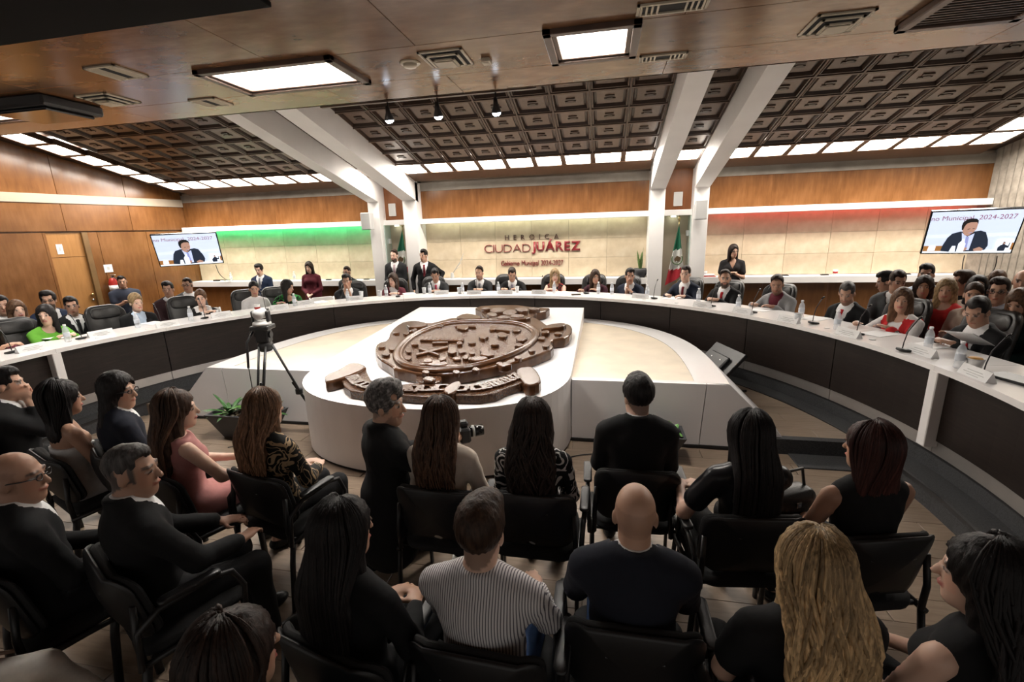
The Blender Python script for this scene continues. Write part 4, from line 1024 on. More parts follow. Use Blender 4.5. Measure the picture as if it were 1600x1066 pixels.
# ---- spotlights on a track at the ceiling edge
a0, a1 = py(502, 158, 4.95), py(838, 131, 4.95)
trk = empty('spotlight_track', ((a0.x+a1.x)/2, 4.93, ZS-.0), 0, 'dark ceiling track along the edge of the plywood ceiling', 'track')
MB().bb((-(a1.x-a0.x)/2, -.02, -.0), ((a1.x-a0.x)/2, .02, .035), .003).build('rail', 'frame_brown', trk)
MB().bb((-.12, -.05, .035), (.12, .02, .06), .003).build('mount_bracket', 'frame_brown', trk)
for (x, y), lb in zip([(607, 180), (684, 174), (775, 168)], ['spotlight on the ceiling track, the left of three', 'spotlight on the ceiling track, the middle of three', 'spotlight on the ceiling track, the right of three']):
    p = py(x, y, 4.93); e = empty('spotlight', (p.x, 4.93, p.z), 0, lb, 'spotlight', 'three track spotlights')
    MB().ring([(0, 0, .06), (0, 0, ZS-p.z)], .008, 8).build('stem', 'black_plastic', e, True)
    cn = MB(); dv = Vector((0, .25, -1)).normalized()
    cn.ring([dv*-.09, dv*-.03, dv*.03, dv*.05], [.018, .025, .048, .052], 14); cn.build('shade', 'black_plastic', e, True)
    MB().ring([dv*.035, dv*.060, dv*.078], [.044, .042, .022], 14).build('bulb', 'spot_bulb', e, True)
    l = bpy.data.lights.new('spot_lamp', 'SPOT'); l.energy = SPOT_W; l.color = (.92, .95, 1); l.spot_size = 1.5; l.spot_blend = .7; l.shadow_soft_size = .05
    lo = bpy.data.objects.new('spot_lamp', l); link(lo, e); lo.location = dv*.10; lo.rotation_euler = Vector((0, .12, -1)).to_track_quat('-Z', 'Y').to_euler()

# ---- fire extinguisher on the left wall
u, z = pl_(174, 447); fx = LC+LD*u+LNn*.10
ex = empty('fire_extinguisher', (fx.x, fx.y, z-.30), 0, 'red fire extinguisher hanging on the left wall behind the guard', 'extinguisher')
MB().lathe([(.03, 0), (.08, .01), (.085, .05), (.085, .38), (.06, .45), (.03, .48)], 18).build('cylinder', 'red_paint', ex, True)
MB().lathe([(.087, .20), (.087, .32)], 18).build('label_band', 'paper', ex, True)
vl = MB(); vl.lathe([(.03, .48), (.03, .52)], 12); vl.box((.03, 0, .54), (.14, .025, .02), .004); vl.build('valve', 'steel', ex); MB().ring([(.03, 0, .52), (.12, 0, .44), (.11, .02, .25), (.10, .03, .18)], .012, 8).build('hose', 'black_plastic', ex, True)
# ================================================================== PEOPLE
# a small implicit-surface modeller: smooth unions of tapered limbs and ellipsoids, meshed with surface nets
def lines(lo, hi, base, fine=()):
    out = [lo]; x = lo
    while x < hi:
        st_ = base
        for a, b, f in fine:
            if a <= x < b: st_ = min(st_, f)
        x += st_; out.append(x)
    return np.array(out, np.float32)
def capsule(a, b, ra, rb): return ('c', np.array(a, float), np.array(b, float), ra, rb)
def ell(c, r, R=None): return ('e', np.array(c, float), np.array(r, float), None if R is None else np.array(R, float))
def ecap(a, b, ra, rb, e, R): return ('k', np.array(a, float), np.array(b, float), ra, rb, e, np.array(R, float))   # e = depth/width
def grow(p, g):
    if p[0] == 'c': return ('c', p[1], p[2], p[3]+g, p[4]+g)
    if p[0] == 'e': return ('e', p[1], p[2]+g, p[3])
    return ('k', p[1], p[2], p[3]+g, p[4]+g, min(1.0, (p[5]*p[3]+g)/(p[3]+g)), p[6])
def rawp(p): return p[0] if isinstance(p[0], tuple) else p
def bbox(p):
    if p[0] == 'e':
        r = p[2] if p[3] is None else np.sqrt(((p[3]*p[2])**2).sum(1)); return p[1]-r, p[1]+r
    r = max(p[3], p[4]); return np.minimum(p[1], p[2])-r, np.maximum(p[1], p[2])+r
def evalp(p, X, Y, Z):
    if p[0] == 'e':
        x, y, z = X-p[1][0], Y-p[1][1], Z-p[1][2]
        if p[3] is not None:
            R = p[3]; x, y, z = R[0, 0]*x+R[1, 0]*y+R[2, 0]*z, R[0, 1]*x+R[1, 1]*y+R[2, 1]*z, R[0, 2]*x+R[1, 2]*y+R[2, 2]*z
        r = p[2]; a = (x/r[0])**2+(y/r[1])**2+(z/r[2])**2; b = (x/r[0]**2)**2+(y/r[1]**2)**2+(z/r[2]**2)**2
        k0 = np.sqrt(a); return k0*(k0-1)/np.maximum(np.sqrt(b), 1e-6)
    a, b = p[1], p[2]
    if p[0] == 'c':
        ab = b-a; x, y, z = X-a[0], Y-a[1], Z-a[2]; L2 = max(float(ab@ab), 1e-9)
        h = np.clip((x*ab[0]+y*ab[1]+z*ab[2])/L2, 0, 1)
        return np.sqrt((x-h*ab[0])**2+(y-h*ab[1])**2+(z-h*ab[2])**2)-(p[3]+(p[4]-p[3])*h)
    R, e = p[6], p[5]; x, y, z = X-a[0], Y-a[1], Z-a[2]
    x, y, z = R[0, 0]*x+R[1, 0]*y+R[2, 0]*z, (R[0, 1]*x+R[1, 1]*y+R[2, 1]*z)/e, R[0, 2]*x+R[1, 2]*y+R[2, 2]*z
    ab = (b-a)@R; ab = np.array([ab[0], ab[1]/e, ab[2]]); L2 = max(float(ab@ab), 1e-9)
    h = np.clip((x*ab[0]+y*ab[1]+z*ab[2])/L2, 0, 1)
    return (np.sqrt((x-h*ab[0])**2+(y-h*ab[1])**2+(z-h*ab[2])**2)-(p[3]+(p[4]-p[3])*h))*min(1.0, .5+.5*e)
def field(prims, xs, ys, zs, k=.03, marg=.06):
    """prims: list of (prim, k or None, 'u'/'s')"""
    D = np.full((len(xs), len(ys), len(zs)), .5, np.float32)
    for it in prims:
        p, kk, op = it if isinstance(it[0], tuple) else (it, None, 'u')
        kk = k if kk is None else kk
        lo, hi = bbox(p); sl = []
        for ax, l, h in zip((xs, ys, zs), lo-marg, hi+marg):
            i0, i1 = np.searchsorted(ax, l), np.searchsorted(ax, h); sl.append(slice(int(i0), int(i1)))
        if any(s.stop <= s.start for s in sl): continue
        X, Y, Z = xs[sl[0]][:, None, None], ys[sl[1]][None, :, None], zs[sl[2]][None, None, :]
        d = evalp(p, X, Y, Z).astype(np.float32); S = D[tuple(sl)]
        if op == 'u':
            if kk > 0: h = np.clip(.5+.5*(S-d)/kk, 0, 1); D[tuple(sl)] = S+(d-S)*h-kk*h*(1-h)
            else: D[tuple(sl)] = np.minimum(S, d)
        else:
            d = -d
            if kk > 0: h = np.clip(.5-.5*(S-d)/kk, 0, 1); D[tuple(sl)] = S+(d-S)*h+kk*h*(1-h)
            else: D[tuple(sl)] = np.maximum(S, d)
    return D
def nets(D, xs, ys, zs):
    D = D.copy(); 
    for ax in range(3):
        i = [slice(None)]*3; i[ax] = 0; D[tuple(i)] = np.maximum(D[tuple(i)], .01); i[ax] = -1; D[tuple(i)] = np.maximum(D[tuple(i)], .01)
    S = D < 0; shp = (D.shape[0]-1, D.shape[1]-1, D.shape[2]-1)
    cnt = np.zeros(shp, np.float32); acc = [np.zeros(shp, np.float32) for _ in range(3)]
    A = (xs, ys, zs); cross = []
    for ax in range(3):
        n = D.shape[ax]; a = [slice(None)]*3; b = [slice(None)]*3; a[ax] = slice(0, n-1); b[ax] = slice(1, n)
        Da, Db = D[tuple(a)], D[tuple(b)]; m = S[tuple(a)] != S[tuple(b)]; idx = np.argwhere(m)
        da, db = Da[m], Db[m]; t = da/(da-db)
        pos = [A[q][idx[:, q]] if q != ax else A[q][idx[:, q]]+(A[q][idx[:, q]+1]-A[q][idx[:, q]])*t for q in range(3)]
        cross.append((idx, S[tuple(a)][m]))
        o1, o2 = [q for q in range(3) if q != ax]
        for d1 in (0, -1):
            for d2 in (0, -1):
                c = idx.copy(); c[:, o1] += d1; c[:, o2] += d2
                ok = (c[:, o1] >= 0) & (c[:, o1] < shp[o1]) & (c[:, o2] >= 0) & (c[:, o2] < shp[o2])
                c = c[ok]; f = (c[:, 0], c[:, 1], c[:, 2]); cnt[f] += 1   # each edge of one direction meets a cell at most once per (d1, d2)
                for q in range(3): acc[q][f] += pos[q][ok]
    act = cnt > 0; vid = np.full(shp, -1, np.int64); nv = int(act.sum()); vid[act] = np.arange(nv)
    V = np.stack([acc[q][act]/cnt[act] for q in range(3)], 1)
    F = []
    for ax, (idx, sg) in enumerate(cross):
        o1, o2 = (ax+1) % 3, (ax+2) % 3
        ok = (idx[:, o1] >= 1) & (idx[:, o2] >= 1) & (idx[:, o1] < D.shape[o1]-1) & (idx[:, o2] < D.shape[o2]-1); idx = idx[ok]; sg = sg[ok]
        def cell(d1, d2):
            c = idx.copy(); c[:, o1] += d1; c[:, o2] += d2; return vid[c[:, 0], c[:, 1], c[:, 2]]
        q = np.stack([cell(-1, -1), cell(0, -1), cell(0, 0), cell(-1, 0)], 1); q[~sg] = q[~sg][:, ::-1]; F.append(q)
    F = np.concatenate(F) if F else np.zeros((0, 4), int); F = F[(F >= 0).all(1)]
    return V.astype(np.float32), F
def np_mesh(name, V, F, mat, cols=None):
    me = bpy.data.meshes.new(name); me.vertices.add(len(V)); me.vertices.foreach_set('co', V.ravel())
    me.loops.add(F.size); me.loops.foreach_set('vertex_index', F.ravel().astype(np.int32))
    me.polygons.add(len(F)); me.polygons.foreach_set('loop_start', np.arange(0, F.size, 4, dtype=np.int32)); me.polygons.foreach_set('use_smooth', np.ones(len(F), bool))
    if cols is not None:
        at = me.color_attributes.new('Col', 'FLOAT_COLOR', 'POINT'); at.data.foreach_set('color', np.c_[cols, np.ones(len(V))].astype(np.float32).ravel())
    for m in (mat if isinstance(mat, (list, tuple)) else [mat]): me.materials.append(M[m] if isinstance(m, str) else m)
    me.update(); me.validate(); return me
# skin and hair read their colour from a painted attribute
m, nt, b = _nt('skin'); at = N(nt, 'ShaderNodeVertexColor'); at.layer_name = 'Col'; nt.links.new(at.outputs['Color'], b.inputs['Base Color']); b.inputs['Roughness'].default_value = .48; b.inputs['Subsurface Weight'].default_value = .06; b.inputs['Subsurface Radius'].default_value = (.02, .008, .004)
m, nt, b = _nt('hair'); at = N(nt, 'ShaderNodeVertexColor'); at.layer_name = 'Col'
nz_ = N(nt, 'ShaderNodeTexNoise', Scale=14.0, Detail=3.0); nt.links.new(coords(nt, (9, 9, .8)), nz_.inputs['Vector'])
mr_ = N(nt, 'ShaderNodeMapRange'); mr_.inputs[1].default_value = .3; mr_.inputs[2].default_value = .7; mr_.inputs[3].default_value = .6; mr_.inputs[4].default_value = 1.5; nt.links.new(nz_.outputs['Fac'], mr_.inputs[0])
hs_ = N(nt, 'ShaderNodeHueSaturation'); nt.links.new(at.outputs['Color'], hs_.inputs['Color']); nt.links.new(mr_.outputs[0], hs_.inputs['Value']); nt.links.new(hs_.outputs['Color'], b.inputs['Base Color'])
b.inputs['Roughness'].default_value = .50; b.inputs['Specular IOR Level'].default_value = .22; bump(nt, b, nz_.outputs['Fac'], .25, .01)
def cloth(name, col, rough=.85, var=.05, bumps=.15):
    if name not in M: plain(name, col, rough, var=var, vscale=40, bumps=bumps, bscale=24, spec=.25)
    return name
def cloth_pattern(name, kind, c1, c2):
    if name in M: return name
    m, nt, b = _nt(name); b.inputs['Roughness'].default_value = .8; b.inputs['Specular IOR Level'].default_value = .25
    if kind == 'stripe':
        w = N(nt, 'ShaderNodeTexWave'); w.wave_type = 'BANDS'; w.bands_direction = 'X'; w.inputs['Scale'].default_value = 34.0; w.inputs['Distortion'].default_value = .6; w.inputs['Detail'].default_value = 1.0; w.inputs['Detail Scale'].default_value = .3
        nt.links.new(coords(nt), w.inputs['Vector']); fac = w.outputs['Fac']; st_ = [(.20, c2), (.36, c1)]
    else:
        n1 = N(nt, 'ShaderNodeTexNoise', Scale=7.5 if kind == 'zebra' else 7.0, Detail=1.5, Distortion=1.2 if kind == 'zebra' else 2.2); nt.links.new(coords(nt), n1.inputs['Vector'])
        mt_ = N(nt, 'ShaderNodeMath', operation='MULTIPLY'); mt_.inputs[1].default_value = 34 if kind == 'zebra' else 30; nt.links.new(n1.outputs['Fac'], mt_.inputs[0])
        sn = N(nt, 'ShaderNodeMath', operation='SINE'); nt.links.new(mt_.outputs[0], sn.inputs[0]); fac = sn.outputs[0]
        st_ = [(.50, c2), (.58, c1)] if kind == 'zebra' else ([(.62, c2), (.74, c1)] if kind == 'paisley' else [(.4, c2), (.6, c1)])
    nt.links.new(ramp(nt, fac, st_), b.inputs['Base Color']); return name
def rot(rx=0, ry=0, rz=0): return np.array(Euler((rx, ry, rz)).to_matrix())
def ik(S, T, a, b, pole):
    d = T-S; L = np.linalg.norm(d); L2 = min(L, (a+b)*.985); u = d/max(L, 1e-6); T = S+u*L2
    x = (a*a-b*b+L2*L2)/(2*L2); h = math.sqrt(max(a*a-x*x, 0)); p = np.array(pole, float); p = p-u*(p@u); p /= max(np.linalg.norm(p), 1e-6)
    return S+u*x+p*h, T
SKINS = {'light': (.66, .43, .325), 'mid': (.52, .31, .215), 'tan': (.41, .23, .155), 'dark': (.27, .15, .10)}
HAIRC = {'black': (.010, .008, .008), 'dark': (.022, .013, .010), 'brown': (.060, .032, .020), 'auburn': (.045, .016, .013), 'light_brown': (.15, .08, .045), 'blonde': (.40, .27, .14), 'grey': (.13, .12, .115), 'dkgrey': (.055, .05, .048)}
CNT = [0, 0.0]
def person(label, H, rz, floor=0.0, sit='sit', male=True, lean=.05, tyaw=0, hyaw=0, hpitch=.05, hroll=0, hands='lap', top='suit', topc='suit_black', shirt='shirt_white', tie=None,
           bottom='trousers', botc='suit_black', shoec='shoe_black', hair='short', hairc='black', hlen=.4, skin='mid', beard=None, glasses=False, res='far', s=1.0, sleeves='long', wave=0.0, desk=None, group=None, bw=1.0, noarm=False, kneesx=None, neck='scoop', strands=0, kz=None, shin=(.02, .085)):
    H = Vector(H); R_ = Matrix.Rotation(rz, 3, 'Z')
    skc = np.array(SKINS[skin]) if isinstance(skin, str) else np.array(skin); hc = np.array(HAIRC[hairc]) if isinstance(hairc, str) else np.array(hairc)
    near = res == 'near'
    U = rot(-lean, 0, tyaw); hs = s*(.95 if male else .90)
    hoff = U@np.array([0, -.005, .50])*s+rot(0, 0, tyaw)@np.array([0, .028+.05*math.sin(max(hpitch, 0)), ((.108 if male else .106) if near else (.132 if male else .122))-.015*max(hpitch, 0)])*s        # head centre from pelvis
    pel = H-R_ @ Vector(hoff); z0 = pel.z-floor            # pelvis height above floor
    base = Vector((pel.x, pel.y, floor))
    P0 = np.array([0, 0, z0]); tr = lambda x, y, z: P0+U@(np.array([x, y, z])*s)
    Hc = P0+hoff; RH = rot(0, 0, hyaw+tyaw)@rot(-hpitch, 0, 0)@rot(0, hroll, 0); hd = lambda x, y, z: Hc+RH@(np.array([x, y, z])*hs)
    # --- torso
    w = bw
    if male:
        T = [ell(tr(0, 0, .03), np.array([.168*w, .125, .13])*s, U), ell(tr(0, .01, .17), np.array([.152*w, .115, .17])*s, U), ell(tr(0, .0, .335), np.array([.172*w, .118, .165])*s, U), ecap(tr(-.12*w, -.008, .412), tr(.12*w, -.008, .412), .058*s, .058*s, .9, U), capsule(tr(-.02, -.022, .475), tr(-.135*w, -.012, .418), .050*s, .044*s), capsule(tr(.02, -.022, .475), tr(.135*w, -.012, .418), .050*s, .044*s)]
        sw, ur, fr, nr, thr, clr = .182*w, .046, .040, .056, .080, .052
    else:
        T = [ell(tr(0, -.005, .02), np.array([.172*w, .130, .13])*s, U), ell(tr(0, .0, .18), np.array([.128*w, .098, .17])*s, U), ell(tr(0, -.005, .335), np.array([.145*w, .098, .15])*s, U), ecap(tr(-.10*w, -.01, .412), tr(.10*w, -.01, .412), .048*s, .048*s, .9, U), capsule(tr(-.015, -.02, .465), tr(-.115*w, -.012, .415), .042*s, .038*s), capsule(tr(.015, -.02, .465), tr(.115*w, -.012, .415), .042*s, .038*s)]
        for sx in (-1, 1): T.append(ell(tr(sx*.062, .062, .31), np.array([.068, .060, .072])*s, U))
        sw, ur, fr, nr, thr, clr = .160*w, .042, .034, .045, .080, .048
    Tn = capsule(tr(0, -.012, .43), hd(0, -.03, -.055), nr*1.08*s, nr*.97*s)
    # --- arms
    def HT(i):
        sx = -1 if i == 0 else 1
        if isinstance(hands, (list, tuple)):
            q = hands[i]; q = np.array(q, float); return P0+q*s
        dz = (desk-floor+.035) if desk else z0+.12
        return {'lap': P0+np.array([sx*.075, .30, .10])*s, 'desk': np.array([sx*.15, .40, dz]), 'desk_in': np.array([sx*.07, .38, dz]), 'side': P0+np.array([sx*.25, .04, -.12])*s, 'front': P0+np.array([sx*.05, .20, .02])*s, 'knee': P0+np.array([sx*.14, .38, .10])*s, 'chest': P0+np.array([sx*.03, .22, .22])*s,
                'desk_l': np.array([sx*.15-.06, .41 if sx < 0 else .34, dz]), 'desk_r': np.array([sx*.15+.06, .34 if sx < 0 else .41, dz]), 'chin_r': (np.array([-.14, .36, dz]) if sx < 0 else hd(.045, .085, -.17)), 'chin_l': (hd(-.045, .085, -.17) if sx < 0 else np.array([.14, .36, dz])), 'mouth': hd(sx*.035, .12, -.15)}[hands]
    arms = []; wr = []
    for i, sx in enumerate((-1, 1)):
        Sh = tr(sx*sw, -.005, .395); E, Wt = ik(Sh, HT(i), .275*s, .245*s, (sx*.55, -.35, -.75) if sit != 'stand' or hands != 'side' else (sx*.4, -.8, 0))
        arms.append((Sh, E, Wt)); wr.append((Wt, E, sx))
    armp = lambda g, cut: [q for Sh, E, Wt in arms for q in (capsule(Sh, E, ur*1.10*s+g, ur*.86*s+g), capsule(E, E+(Wt-E)*cut, ur*.86*s+g, fr*.72*s+g if cut > .9 else fr*.85*s+g))]
    hp = []
    if not noarm:
        for (Wt, E, sx) in wr:
            fd = Wt-E; fd /= np.linalg.norm(fd)
            if hands in ('desk', 'desk_in', 'desk_l', 'desk_r', 'lap', 'knee'): fd = fd*np.array([1, 1, .25]); fd[0] -= sx*.25; fd /= np.linalg.norm(fd)
            nn = np.array([0, 0, -1.]) if abs(fd[2]) < .8 else np.array([-sx*1., 0, 0]); nn = nn-fd*(nn@fd); nn /= np.linalg.norm(nn); sd = np.cross(fd, nn)
            if sd[0]*sx > 0: sd = -sd        # thumb side points inward
            Rp = np.stack([sd, fd, nn], 1); h_ = s*(1.0 if male else .9)
            hp.append((ell(Wt+fd*.05*h_, np.array([.040, .055, .017])*h_, Rp), .012, 'u'))
            for f, (o, L) in enumerate(((.030, .072), (.010, .080), (-.011, .075), (-.030, .060))):
                k0 = Wt+fd*.088*h_+sd*o*h_; k1 = k0+(fd*.88+nn*.30)*L*.5*h_; k2 = k1+(fd*.45+nn*.85)*L*.45*h_
                hp += [(capsule(k0, k1, .0095*h_, .009*h_), .006, 'u'), (capsule(k1, k2, .009*h_, .0075*h_), .004, 'u')]
            t0 = Wt+fd*.025*h_+sd*.030*h_; t1 = t0+(fd*.6+sd*.75+nn*.2)*.045*h_; hp += [(capsule(t0, t1, .0125*h_, .0105*h_), .010, 'u'), (capsule(t1, t1+(fd*.95+nn*.15)*.032*h_, .0105*h_, .008*h_), .004, 'u')]
    # --- legs
    hipz = z0-.03*s; kx = kneesx if kneesx else (.11 if male else .085); legs = []
    for sx in (-1, 1):
        hip = np.array([sx*.088*s, .0, hipz])
        if sit == 'sit':
            kz_ = min(max(z0-.02, .34), .50) if kz is None else kz; kn = np.array([sx*kx, .43*s, kz_]); an = np.array([sx*(kx+.005), .43*s+shin[0], shin[1]])
        elif sit == 'kneel': kn = np.array([sx*.13, .30*s, .07]) if sx < 0 else np.array([.15, .40, .42]); an = np.array([sx*.12, -.22*s, .07]) if sx < 0 else np.array([.15, .38, .08])
        else: kn = np.array([sx*.095, .02, z0*.52]); an = np.array([sx*.10, -.01, .085])
        legs.append((hip, kn, an, sx))
    legp = lambda g: [q for hip, kn, an, sx in legs for q in (capsule(hip, kn, thr*s+g, .055*s+g), capsule(kn, an, .054*s+g, .036*s+g))]
    feet = []
    for hip, kn, an, sx in legs:
        tdir = np.array([sx*.12, 1, 0]); 
        if sit == 'kneel' and sx < 0: feet.append(ell(an+np.array([0, -.09, -.02]), [.045, .10, .05])); continue
        feet += [ell(an+np.array([0, .0, -.045]), [.040, .055, .042]), ell(an+tdir*.10+np.array([0, 0, -.052]), [.045, .10, .036])]
    # --- head
    hp_ = lambda c, r: ell(hd(*c), np.array(r)*hs, RH)
    head = [(hp_((0, -.012, .035), (.077, .098, .100)), .02, 'u'), (hp_((0, .026, -.035), (.061 if male else .057, .070, .092)), .03, 'u'), (hp_((0, .064, -.108), (.030 if male else .024, .024, .022)), .025, 'u'), (hp_((0, .02, -.085), (.052 if male else .044, .060, .035)), .03, 'u'),
            (hp_((-.079, -.008, -.008), (.010, .021, .033)), .006, 'u'), (hp_((.079, -.008, -.008), (.010, .021, .033)), .006, 'u'),
            (hp_((-.032, .106, .012), (.021, .018, .014)), .012, 's'), (hp_((.032, .106, .012), (.021, .018, .014)), .012, 's'),
            (capsule(hd(-.045, .086, .034), hd(.045, .086, .034), .009*hs, .009*hs), .012, 'u'),
            (capsule(hd(0, .092, .018), hd(0, .114, -.028), .009*hs, .014*hs), .010, 'u'), (hp_((0, .096, -.062), (.025, .011, .0085)), .006, 'u'),
            (hp_((-.032, .084, .012), (.014, .012, .011)), .003, 'u'), (hp_((.032, .084, .012), (.014, .012, .011)), .003, 'u')]
    bot_bare = bottom in ('skirt', 'dress', 'none')
    prims = [grow(q, -.012*s) for q in T]+[Tn]+armp(-.003 if sleeves == 'long' else 0, 1.0)+legp(-.006)+feet
    if noarm: prims = [grow(q, -.012*s) for q in T]+[Tn]+legp(-.006)+feet
    hbox = (Hc-.15*s, Hc+.15*s); fh = .0088 if near else .0122; bs = .028 if near else .042
    fx, fy, fz = [(hbox[0][0], hbox[1][0], fh)], [(hbox[0][1], hbox[1][1], fh)], [(hbox[0][2]-.02, hbox[1][2], fh)]
    if not noarm:
        for (Wt, E, sx) in wr:
            g = .0120 if near else .0150
            fx.append((Wt[0]-.11, Wt[0]+.11, g)); fy.append((Wt[1]-.08, Wt[1]+.18, g)); fz.append((Wt[2]-.09, Wt[2]+.09, g))
    LO = np.min([bbox(q)[0] for q in prims]+[hbox[0]]+[x[0]-.2 for x in wr], 0)-.03; HI = np.max([bbox(q)[1] for q in prims]+[hbox[1]]+[x[0]+.2 for x in wr], 0)+.03
    LO[2] = max(LO[2], -.02)
    xs, ys, zs = lines(LO[0], HI[0], bs, fx), lines(LO[1], HI[1], bs, fy), lines(LO[2], HI[2], bs, fz)
    D = field(prims+hp+head, xs, ys, zs, .03*s); V, F = nets(D, xs, ys, zs)
    # --- painted skin
    C = np.tile(skc, (len(V), 1)); q = ((V-Hc)@RH)/hs; x, y, z = q[:, 0], q[:, 1], q[:, 2]; inh = (np.abs(x) < .1) & (np.abs(z) < .16) & (np.abs(y) < .15)
    def paint(mask, c, a=1.0): C[mask & inh] = C[mask & inh]*(1-a)+np.array(c)*a
    paint((z < .02) & (z > -.06) & (y > .05) & (np.abs(x) > .03), skc*np.array([1.08, .92, .9]), .6)
    if beard: paint((y > .0) & (z < -.045) & (z > -.15) & ~((np.abs(x) < .022) & (np.abs(z+.062) < .010)) & (y+.9*(-z-.05) > .04) & ~((z > -.05)), np.array(HAIRC['dark'])*1.2, .92 if beard == 'full' else .45)
    if beard: paint((y > .08) & (z < -.036) & (z > -.052) & (np.abs(x) < .03), np.array(HAIRC['dark']), .8 if beard == 'full' else .4)
    paint((y > .08) & (np.abs(z+.062) < .009) & (np.abs(x) < .026), skc*np.array([.85, .5, .5]) if male else np.array([.42, .09, .09]), .8)
    paint((y > .06) & (np.abs(z-.036) < .007) & (np.abs(np.abs(x)-.032) < .02), hc*.9+.01, .8)
    paint((y > .07) & (np.abs(z-.012) < .009) & (np.abs(np.abs(x)-.032) < .017), (.55, .48, .44), .7); paint((y > .07) & (np.abs(z-.012) < .010) & (np.abs(np.abs(x)-.032) < .0085), (.02, .014, .012), .95)
    if hair not in ('bald', 'long', 'bob'):
        zl_ = np.where(y < -.10, -.10, np.where(y < 0, -.10+(y+.10)/.10*.07, -.03)); paint((z > zl_) & (y < .035) & (np.abs(x) < .074), hc, .9 if hair == 'buzz' else .6); paint((z > .095), hc, .5)
    if hair == 'bald': paint((z > -.05) & (y < .03) & (z < .06), skc*.62, .5)
    ht = empty('person', base, rz, label, 'person', group)
    inst('body', np_mesh('body', V, F, 'skin', C), ht)
    def wr_noise(X, Y, Z, a): return a*(np.sin(23*X+17*Z+4*np.sin(11*Y+3))*np.sin(21*Y-15*Z+2*np.sin(9*X))+.6*np.sin(41*Z+9*np.sin(13*X+5*Y)))
    cs = (.0155 if near else .0225)
    def garment(name, mat, prims_, k=.025, step=None, clip=None, noise=.0022, fine=(), sub=()):
        lo = np.min([bbox(rawp(p))[0] for p in prims_], 0)-.05; hi = np.max([bbox(rawp(p))[1] for p in prims_], 0)+.05; st_ = step or cs
        ax = [lines(lo[i], hi[i], st_, [f[1:] for f in fine if f[0] == i]) for i in range(3)]
        d = field(list(prims_)+list(sub), *ax, k*s, .07); X, Y, Z = ax[0][:, None, None], ax[1][None, :, None], ax[2][None, None, :]
        if noise: d = d+wr_noise(X, Y, Z, noise).astype(np.float32)
        if clip is not None: d = np.maximum(d, clip(X, Y, Z)).astype(np.float32)
        d = np.maximum(d, .004-Z).astype(np.float32)
        v, f = nets(d, *ax)
        if len(v) == 0: return None
        return inst(name, np_mesh(name, v, f, mat), ht)
    def uc(X, Y, Z):     # torso coordinates
        x, y, z = X, Y, Z-z0; R = U; return (R[0, 0]*x+R[1, 0]*y+R[2, 0]*z)/s, (R[0, 1]*x+R[1, 1]*y+R[2, 1]*z)/s, (R[0, 2]*x+R[1, 2]*y+R[2, 2]*z)/s
    # --- lower clothes
    if bottom == 'trousers':
        garment('trousers', botc, [grow(T[0], .006)]+legp(.012 if male else .006), .04, cs*(1.3 if near else 1.7))
    elif bottom in ('skirt', 'dress'):
        if sit == 'sit': lp = [grow(T[0], .008)]+[q for hip, kn, an, sx in legs for q in (capsule(hip, kn, (thr+.015)*s, .075*s),)]+[capsule((legs[0][0]+legs[1][0])/2, (legs[0][1]+legs[1][1])/2, .09*s, .075*s)]
        else: lp = [grow(T[0], .012), ecap(P0, np.array([0, .01, z0*.55]), .17*s, .20*s, .8, np.eye(3))]
        garment('skirt', botc, lp, .05, cs*1.35)
    nf = 0
    for i, (hip, kn, an, sx) in enumerate(legs):
        m_ = 1 if (sit == 'kneel' and sx < 0) else 2
        garment('shoe', shoec, [grow(p, .006) for p in feet[nf:nf+m_]], .02, .014 if near else .022, None, 0); nf += m_
    # --- upper clothes
    ap = [] if noarm else (armp(.013 if top == 'suit' else .009, .84) if sleeves == 'long' else ([capsule(Sh, Sh+(E-Sh)*.62, ur*1.12*s+.016, ur*1.05*s+.018) for Sh, E, Wt in arms] if sleeves == 'short' else []))
    if top == 'suit':
        sk_ = [ecap(P0+np.array([0, 0, .02]), P0+np.array([0, .0, -.16*s]), .172*s*w, .175*s*w, .80, np.eye(3))] if sit in ('stand', 'kneel') else []
        if sit == 'kneel': sk_ = [ecap(P0+np.array([0, 0, .02]), P0+np.array([0, -.03, -.24*s]), .18*s*w, .20*s*w, .85, np.eye(3))]
        pr_ = [grow(p, .014*s) for p in T]+ap+sk_+[capsule(tr(-.165*w, -.01, .402), tr(.165*w, -.01, .402), .052*s, .052*s)]
        col_ = [(capsule(tr(0, -.024, .45), tr(0, -.034, .505), (nr+.022)*s, (nr+.015)*s), .012, 'u')]
        vz = .20
        def clip(X, Y, Z):
            x, y, z = uc(X, Y, Z); v = np.maximum(np.abs(x)-np.maximum((z-vz)*.29, -.02), .015-y-.3*(z-.45)*(z > .45))*s
            tp = z*s-(.522+.0*y)*s
            return np.maximum(-v, tp)
        garment('jacket', topc, pr_+col_, .03, cs, clip)
        shp = [grow(p, .004*s) for p in T]+[(capsule(tr(0, -.012, .44), tr(0, -.020, .53), (nr+.008)*s, (nr+.004)*s), .012, 'u')]
        def sclip(X, Y, Z):
            x, y, z = uc(X, Y, Z); return np.maximum(np.maximum((.13-z)*s, (z-.524+.25*np.maximum(y, 0))*s), (np.abs(x)-.11)*s)
        # (shirts show at the front opening and as a rim of collar)
        sp = [p if isinstance(p[0], tuple) else p for p in shp]
        lo_h = garment('shirt', shirt, [p for p in sp if not isinstance(p[0], tuple)], .03, cs*.8, sclip, 0, (), [p for p in sp if isinstance(p[0], tuple)])
